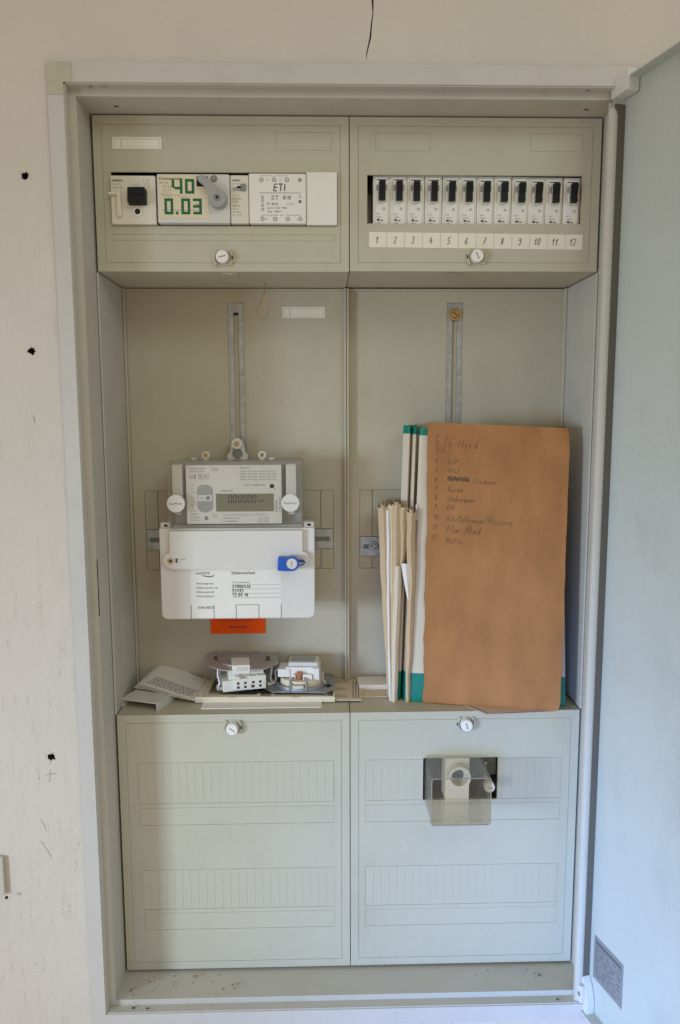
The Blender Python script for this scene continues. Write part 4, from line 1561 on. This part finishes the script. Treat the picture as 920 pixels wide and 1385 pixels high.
b.box(-14, 20, -10, 14, 23.2, 28, M_greyw, .8, M=kb)
b.box(-12, 16, -7, 11, 27.9, 28.4, M_grey, .2, M=kb)
b.box(-9, -5, -17.5, -11.5, 8, 16, M_white, 1, M=kb)
b.box(3, 14, -17.5, -11.5, 8, 16, M_white, 1, M=kb)
b.box(-13, 16, -10, 12, 9.5, 12, M_white, .5, M=kb)
b.build('terminal_block', t)
b = MB()
b.box(-4.2, 1.8, -18, -12.2, 8.5, 18.5, M_copper, .5, M=kb)
b.build('copper_clip', t)
b = MB()
b.tube([kb @ Vector(p_) for p_ in ((-8, -17, 12), (-10, -22, 9), (-10, -27, 5), (-10, -30, 2))], 1.9, M_steel, 10)
b.tube([kb @ Vector(p_) for p_ in ((6, -17, 12), (8, -22, 9), (8, -27, 5), (8, -30, 2))], 1.9, M_steel, 10)
b.box(-8, 6, -29.5, -26, 1.2, 7.5, M_steel, 1.2, M=kb)
b.box(-6.5, 4.5, -30, -29.3, 1.8, 7, M_creamf, .3, M=kb)
b.tube([kb @ Vector(p_) for p_ in ((-26, -4, 19), (-30, -6, 16), (-29, -8, 8), (-31, -10, 2))], 1.2, M_steel, 8)
b.tube([kb @ Vector(p_) for p_ in ((22, -4, 18), (26, -6, 15), (26, -8, 8), (29, -10, 2))], 1.2, M_steel, 8)
b.build('earth_clip', t)

# printed slip right of the frame
b = MB()
MX = Rz(-6, 64, LZ + 2.2, -3)
b.box(-26, 22, -35, 32, 0, 1.2, M_cream, M=MX)
for k in range(5):
    x = 11.5 + (k % 3) * 3.2
    if k < 3:
        b.box(x, x + 1.2, -30, 26, 1.21, 1.27, M_gink, M=MX)
for yy in (-26, -4, 20):
    for k in range(2):
        b.box(-8, 6 - k * 3, yy + k * 4, yy + k * 4 + 1.4, 1.21, 1.27, M_gink, M=MX)
tag(b.build('printed_slip', org=(0, 62, LZ)), 'cream printed slip sticking out right of the double frame', 'slip')
b = MB()
MX = Rz(32, 66, LZ, 2)
b.box(-20, 24, -22, 12, .1, 1.3, M_cream, M=MX)
b.box(-19, 24, -2, 28, 1.4, 7.2, M_paper, .3, 1, M=MX)
tag(b.build('paper_strip', org=(32, 66, LZ)), 'cream and white paper strip between the slip and the standing papers', 'paper')

# printed sheet under the cardboard
b = MB()
Tf = Matrix(((1, 0, 0, 0), (0, 0, 1, 0), (0, 1, 0, 0), (0, 0, 0, 1)))
b.prism([(116, 34), (146, -11), (222, -5), (224, 22), (150, 40)], LZ + .05, LZ + .5, M_pink, M=Tf)
for k in range(3):
    x, y = 128 + k * 5, 22 - k * 6
    b.box(0, 16, -.5, .5, .52, .58, M_gink, M=Rz(x, y - 3, LZ, -55))
b.box(0, 26, -.45, .45, .52, .58, M_gink2, M=Rz(168, -7.2, LZ, 5))
b.box(0, 20, -.3, .3, .52, .58, M_gink, M=Rz(196, -4.9, LZ, 5))
tag(b.build('printed_sheet', org=(185, 10, LZ)), 'pinkish printed sheet under the foot of the cardboard', 'paper')


# ---- standing folders, papers and cardboard
def slab(name, p0, p1, thick, lean0, lean1, h0, h1, bands, mat_b, label, cat, group=None, mband=M_green, round_=False):
    """upright flat folder: front face runs from p0 to p1 (x,y at the foot); lean = (dx,dy) of the top"""
    e = (Vector((p1[0], p1[1], 0)) - Vector((p0[0], p0[1], 0)))
    n = Vector((-e.y, e.x, 0)).normalized()
    if n.y < 0:
        n = -n
    zb = [0, bands[0], h0 - bands[1], h0]

    def pt(u, w_, z):
        q = Vector((p0[0], p0[1], LZ)) + e * u + n * (thick * w_)
        hh = h0 + (h1 - h0) * u
        k = z / h0
        return q + Vector((lean0 * k, lean1 * k, hh * k))
    t = thing(name, (p0[0], p0[1], LZ), label, cat, group)
    for i, nm in ((0, 'lower_band'), (1, 'jacket'), (2, 'upper_band')):
        b = MB()
        g = .0
        vs = [pt(u, w_, z) for z in (zb[i] + g, zb[i + 1]) for (u, w_) in ((0, 0), (1, 0), (1, 1), (0, 1))]
        fs = [(0, 1, 5, 4), (1, 2, 6, 5), (2, 3, 7, 6), (3, 0, 4, 7), (0, 3, 2, 1), (4, 5, 6, 7)]
        b.raw(vs, fs, mat_b if i == 1 else mband)
        bmesh.ops.bevel(b.bm, geom=[e_ for e_ in b.bm.edges if abs(e_.verts[0].co.z - e_.verts[1].co.z) > 5], offset=.9, segments=2, profile=.5, affect='EDGES')
        b.build(nm, t, (p0[0], p0[1], LZ), smooth=True)
    return t, pt


def pfolder(poly, lean, h0, bands, label, bev=.8):
    org = (poly[0][0], poly[0][1], LZ)
    t = thing('document_folder', org, label, 'folder', 'folders standing on the ledge')
    zb = [0, bands[0], h0 - bands[1], h0]
    n = len(poly)
    for i, nm in ((0, 'lower_band'), (1, 'jacket'), (2, 'upper_band')):
        b = MB()
        vs = [(x + lean[0] * z / h0, y + lean[1] * z / h0, LZ + z) for z in (zb[i], zb[i + 1]) for x, y in poly]
        fs = [tuple(range(n))[::-1], tuple(range(n, 2 * n))] + [(k, (k + 1) % n, n + (k + 1) % n, n + k) for k in range(n)]
        b.raw(vs, fs, M_folder if i == 1 else M_green)
        bmesh.ops.bevel(b.bm, geom=[e_ for e_ in b.bm.edges if abs(e_.verts[0].co.z - e_.verts[1].co.z) > 3], offset=bev, segments=2, profile=.5, affect='EDGES')
        b.build(nm, t, org)
    return t, org


tB, oB = pfolder([(66.6, 31.5), (69.4, 28.2), (152, 20), (152, 29)], (11.5, 15), 305, (33, 8), 'thick white folder with teal bands at the left edge of the cardboard')
tC, oC = pfolder([(60.6, 37.5), (64.2, 33), (74, 60), (70, 63)], (10.5, 14), 306, (33, 8), 'thin white folder squeezed between the two thicker teal-banded folders', .5)
tD, oD = pfolder([(158, 18.5), (238.0, 9.5), (238.6, 15.5), (158, 25)], (-8, 15), 306, (33, 4), 'white folder with teal bands whose right edge shows beyond the cardboard', .5)
tA, oA = pfolder([(51.2, 42), (57.6, 34.5), (71, 76), (63, 82)], (10, 11), 308, (33, 9), 'white folder with teal bands, leftmost of all, rising behind the tan papers')
b = MB()
b.box(66.4, 69, 28.6, 29.6, 503, 520, M_greyw, .3, M=Matrix.Translation((7.6, 9.7, 0)))
b.build('spine_clip', tB, oB)
b = MB()
b.box(0, .8, -.3, .6, 500, 514, M_tan, M=Matrix.Translation((64.4, 42.2, 0)))
b.build('spine_mark', tA, oA)

def paper(name, foot, top, depth, ddx, m, label, seed, fold=2.0, th=.5, wob=1.0, z1=None):
    """folded paper bundle standing on the ledge.  foot/top = (xl, xr, y, z)"""
    rn = random.Random(seed)
    nz = 14
    ph = rn.uniform(0, 6)
    P = []
    for i in range(nz + 1):
        k = i / nz
        xl = foot[0] + (top[0] - foot[0]) * k + wob * (math.sin(k * 7 + ph) * .6 + rn.uniform(-.5, .5))
        xr = foot[1] + (top[1] - foot[1]) * k + wob * (math.sin(k * 6 + ph + 1) * .6 + rn.uniform(-.5, .5))
        y = foot[2] + (top[2] - foot[2]) * k
        z = foot[3] + (top[3] - foot[3]) * k
        mid = (xl + xr) / 2
        prof = [(xl + ddx * .6, y + depth), (xl + ddx * .2, y + depth * .4), (xl, y + 2), (xl + (mid - xl) * .5, y + .6), (mid, y - fold * .2), (xr - (xr - mid) * .3, y + .9), (xr, y + 2.2), (xr + ddx * .25, y + depth * .4), (xr + ddx * .7, y + depth)]
        P.append([(px_, py_, z + (rn.uniform(-1.2, 1.2) if i == nz else 0)) for px_, py_ in prof])
    b = MB()
    b.grid(P, m, th)
    for l in (1, 2):
        Q = []
        for i, r_ in enumerate(P):
            xm = sum(q_[0] for q_ in r_[2:7]) / 5
            wv = .25 * math.sin(i * 1.3 + l * 2 + seed)
            Q.append([(xm + (q_[0] - xm) * (1 - .27 * l) + wv, q_[1] + .25 - .85 * l * (0.5 - abs(j_ - 4) / 8), q_[2] + (1.4 * l * (1 if (seed + l) % 2 else -1.2) if i == nz else 0)) for j_, q_ in enumerate(r_)])
        b.grid(Q, (M_cream if m is M_tan and l == 1 else m), th * .6)
    return tag(b.build(name, org=(foot[0], foot[2], LZ)), label, 'paper', 'loose papers standing beside the folders')


paper('paper_bundle', (44, 51, 33, LZ + 5), (32.6, 43, 38, 517), 52, 6, M_tan, 'tan folded paper, leftmost of the papers beside the folders', 1, wob=.7)
paper('paper_bundle', (46.8, 53, 31.2, LZ + .2), (44, 50.5, 36, 518), 50, 8, M_cream, 'cream paper between the leftmost tan paper and the brown envelope', 2, wob=.7)
paper('paper_bundle', (48.4, 53.6, 29.5, LZ + .2), (47.2, 57.2, 33.5, 520), 48, 9, M_tan, 'brown envelope with a ragged top edge left of the white slip', 3, wob=.8)
paper('paper_bundle', (47.4, 53.4, 27.6, LZ + .2), (50.4, 58.0, 30.4, 452), 30, 8, M_cream, 'short cream paper standing in front of the brown envelope', 4, wob=.5)
paper('paper_bundle', (64.0, 68.4, 26.5, LZ + .2), (64.6, 73.5, 30, 512), 8, 3, M_tan, 'crumpled tan paper squeezed in front of the thin middle folder', 5, wob=1.6)
paper('paper_bundle', (57.2, 60, 33, LZ + 150), (55.6, 65, 33, 516), 5, 2, M_tan, 'torn brown flap hanging over the leftmost teal-banded folder', 6, wob=1.0)
paper('paper_bundle', (45.2, 47.6, 31, LZ + .2), (41.4, 44.6, 35, 514), 40, 6, M_paper, 'thin white sheet tucked behind the leftmost tan paper', 8, wob=.6)
b = MB()
P = []
for i in range(9):
    k = i / 8
    z = 416 + k * 40
    a, c = 57.5 + 7.5 * (1 - k) ** 1.2, 66.6 + .4 * math.sin(k * 3)
    P.append([(a, 30 - k, z), ((a + c) / 2, 28.6 - k, z + .2), (c, 31 - k, z)])
b.grid(P, M_paper, .4)
tag(b.build('white_slip', org=(62, 30, 416)), 'small white paper slip tucked in front of the left folder', 'paper')

# cardboard sheet, leaning
FL, FR_ = Vector((83.4, 25.5, LZ + .3)), Vector((227.0, -6.0, LZ - .2))
TL_, TR_ = Vector((86.8, 38, 609.5)), Vector((231.8, 8, 603.0))
e = (FR_ - FL)
nu, nz = 20, 26
P = []
rn = random.Random(11)
lj = [rn.uniform(-.7, .7) for _ in range(nz + 1)]
bj = [rn.uniform(-.35, .35) for _ in range(nu + 1)]
for i in range(nu + 1):
    u = i / nu
    row = []
    for k in range(nz + 1):
        v = k / nz
        q = (FL * (1 - u) + FR_ * u) * (1 - v) + (TL_ * (1 - u) + TR_ * u) * v
        q.y += 1.2 * math.sin(min(1, v * 1.7) * math.pi) * math.sin(u * 3.1) - .7
        if i == 0:
            q.x += lj[k] - (1.2 if k < nz * .55 else 0) * rn.random()
        if i == nu:
            q.x += lj[-k - 1] * .5
        if k == 0:
            q.z += bj[i] * .6 + .4
        if k == nz:
            q.z += bj[-i - 1]
        if u > .9 and v > .93:
            q.y += 4 * max(0, (u - .9) * 10 + (v - .93) * 14 - .9)
        if i == nu and k == 0:
            q.z += 2
            q.x -= 1.5
        row.append(q)
    P.append(row)
b = MB()
b.grid(P, M_board, .6)
P2 = [[q + Vector((.3 * (1 if i == 0 else -1 if i == nu else 0), 0.8, 0)) for q in r] for i, r in enumerate(P)]
b.grid(P2, M_boarde, 1.0)
P3 = [[q + Vector((0, 2.0, 0)) for q in r] for r in P]
b.grid(P3, M_board, .6)
cb = thing('cardboard_sheet', FL, 'large brown cardboard sheet with a handwritten circuit list', 'cardboard')
b.build('board', cb, FL)
# handwriting on the card: flat frame of the card surface
ex = (TR_ - TL_).normalized()
ez = ((TL_ - FL) + (TR_ - FR_)).normalized()
ny = ez.cross(ex).normalized()
if ny.y < 0:
    ny = -ny
CM = Matrix(((ex.x, ny.x, ez.x, TL_.x), (ex.y, ny.y, ez.y, TL_.y), (ex.z, ny.z, ez.z, TL_.z), (0, 0, 0, 1)))
b = MB()
lines = [(('1', 13.0, -20.5, 6.5), ('2', 13, -28, 6.5), ('3', 13.2, -36, 6.5), ('}', 19, -36, 22), ('E-Herd', 27, -29, 11)),
         (('4', 13, -46.5, 6.2), ('GSP', 27, -46.5, 6.4)), (('5', 13, -56, 6.2), ('WAS', 27, -56, 6.4)),
         (('6', 13, -66, 6.2), ('Trockner', 53.5, -66.5, 7.0)), (('7', 13.2, -76, 6.2), ('Küche', 27, -76.5, 7.4)), (('8', 13, -86, 6.2), ('Wohnraum', 27, -87, 7)),
         (('9', 13, -95.5, 6.2), ('DG', 27, -96, 6.8)), (('10', 12, -107.5, 6.2), ('Abstellraum/Heizung', 26, -109, 8.4)), (('11', 11.6, -118.5, 6.2), ('Flur /Bad', 27, -121, 9)),
         (('12', 10.6, -130, 6.2), ('Hütte.', 26.6, -132.5, 7.6))]
for ln in lines:
    for (s_, x, z, hgt) in ln:
        b.hand(s_, hgt * .88, x - 5.2, z + 2.6, -.95, .34, M_pen, sx=.74, slant=.22, jit=.06, M=CM)
rn = random.Random(9)
for k in range(6):
    z = -61.6 + k * .75
    b.stroke([(22 + rn.uniform(-1, 1) + i * 2.6, z + (1.2 if i % 2 else -1)) for i in range(10)], .42, -.95 - k * .012, M_pen, M=CM)
b.build('handwriting', cb, FL)

# ================================================================== FUSE BOX IN THE LOWER RIGHT COVER
t = thing('fuse_box', (112, 0, 197), 'small clear plastic box over a white round fuse holder in the lower cover', 'fuse box')
b = MB()
b.box(80.6, 162, 26, 28, 197, 244.8, M_brown)
b.plate(78, 164, 195, 247, 2.7, 27, M_brown, [(80.4, 162.2, 196.8, 245)])
b.box(145.5, 161.5, 6, 8, 222, 244.4, M_olive, .4)
b.cyl((150, 236), 1.6, 5, 6.2, M_brass, 12)
b.build('recess', t)
b = MB()
b.box(104, 130.6, -3, 25, 195.6, 246, M_ivory, 1)
b.ring((117.4, 229), 9.4, 12.4, -15, -2.5, M_ivory, 40)
b.cyl((117.4, 229), 9.3, -4.5, -2.6, M_greyw, 28)
b.cyl((117.4, 228), 6.4, -4.8, -4.3, M_dark, 24)
b.build('fuse_holder', t)
b = MB()
X0, X1, Z0, Z1, YF = 81.4, 142.2, 198.4, 248.6, -55
for args in ((X0, X1, YF, YF + 1.3, Z0, Z1), (X0, X0 + 1.3, YF + 1.3, .5, Z0, Z1), (X1 - 1.3, X1, YF + 1.3, .5, Z0, Z1), (X0 + 1.3, X1 - 1.3, YF + 1.3, .5, Z1 - 1.3, Z1), (X0 + 1.3, X1 - 1.3, YF + 1.3, .5, Z0, Z0 + 1.3)):
    b.box(*args, M_clear)
b.build('clear_cover', t)
b = MB()
ed = .55
M_edge = mat('clear_edge_plastic', (0.30, 0.265, 0.215), 0.4)
lp = rrect(X0 - .1, X1 + .1, Z0 - .1, Z1 + .1, 3, 4)
b.tube([(x, YF - .2, z) for x, z in lp] + [(lp[0][0], YF - .2, lp[0][1])], ed, M_edge, 8)
b.build('cover_edge', t)
b = MB()
b.cyl((149.6, 219.6), 5.7, -19, -12, M_white, 26, bev=.7)
b.cyl((149.6, 219.6), 2.6, -12, 6, M_white, 16)
b.box(142.3, 152, -8, -6, 216, 223, M_clear)
Mr = Matrix.Translation((149.6, 0, 219.6)) @ Matrix.Rotation(rad(20), 4, 'Y')
b.box(-3.6, 3.6, -19.1, -18.9, -.45, .45, M_mgrey, M=Mr)
b.build('cover_screw', t)

# ================================================================== crumbs on the cabinet floor
b = MB()
rn = random.Random(21)
for k in range(70):
    x = rn.uniform(-245, -120) if k < 48 else rn.uniform(100, 245)
    y = rn.uniform(-36, -3)
    r = rn.choice((.35, .4, .5, .8, 1.3)) * rn.uniform(.7, 1.2)
    vs = [(x + r * rn.uniform(.6, 1) * dx, y + r * rn.uniform(.6, 1) * dy, -2.95 + (0 if dz < 0 else r * rn.uniform(.6, 1.2))) for dx in (-1, 1) for dy in (-1, 1) for dz in (-1, 1)]
    b.raw(vs, [(0, 1, 3, 2), (4, 6, 7, 5), (0, 4, 5, 1), (2, 3, 7, 6), (1, 5, 7, 3)], M_crumb)
tag(b.build('crumbs', smooth=False), 'scattered plaster crumbs lying on the cabinet floor', kind='stuff')
for o in list(bpy.data.objects):
    if '_org' in o:
        del o['_org']
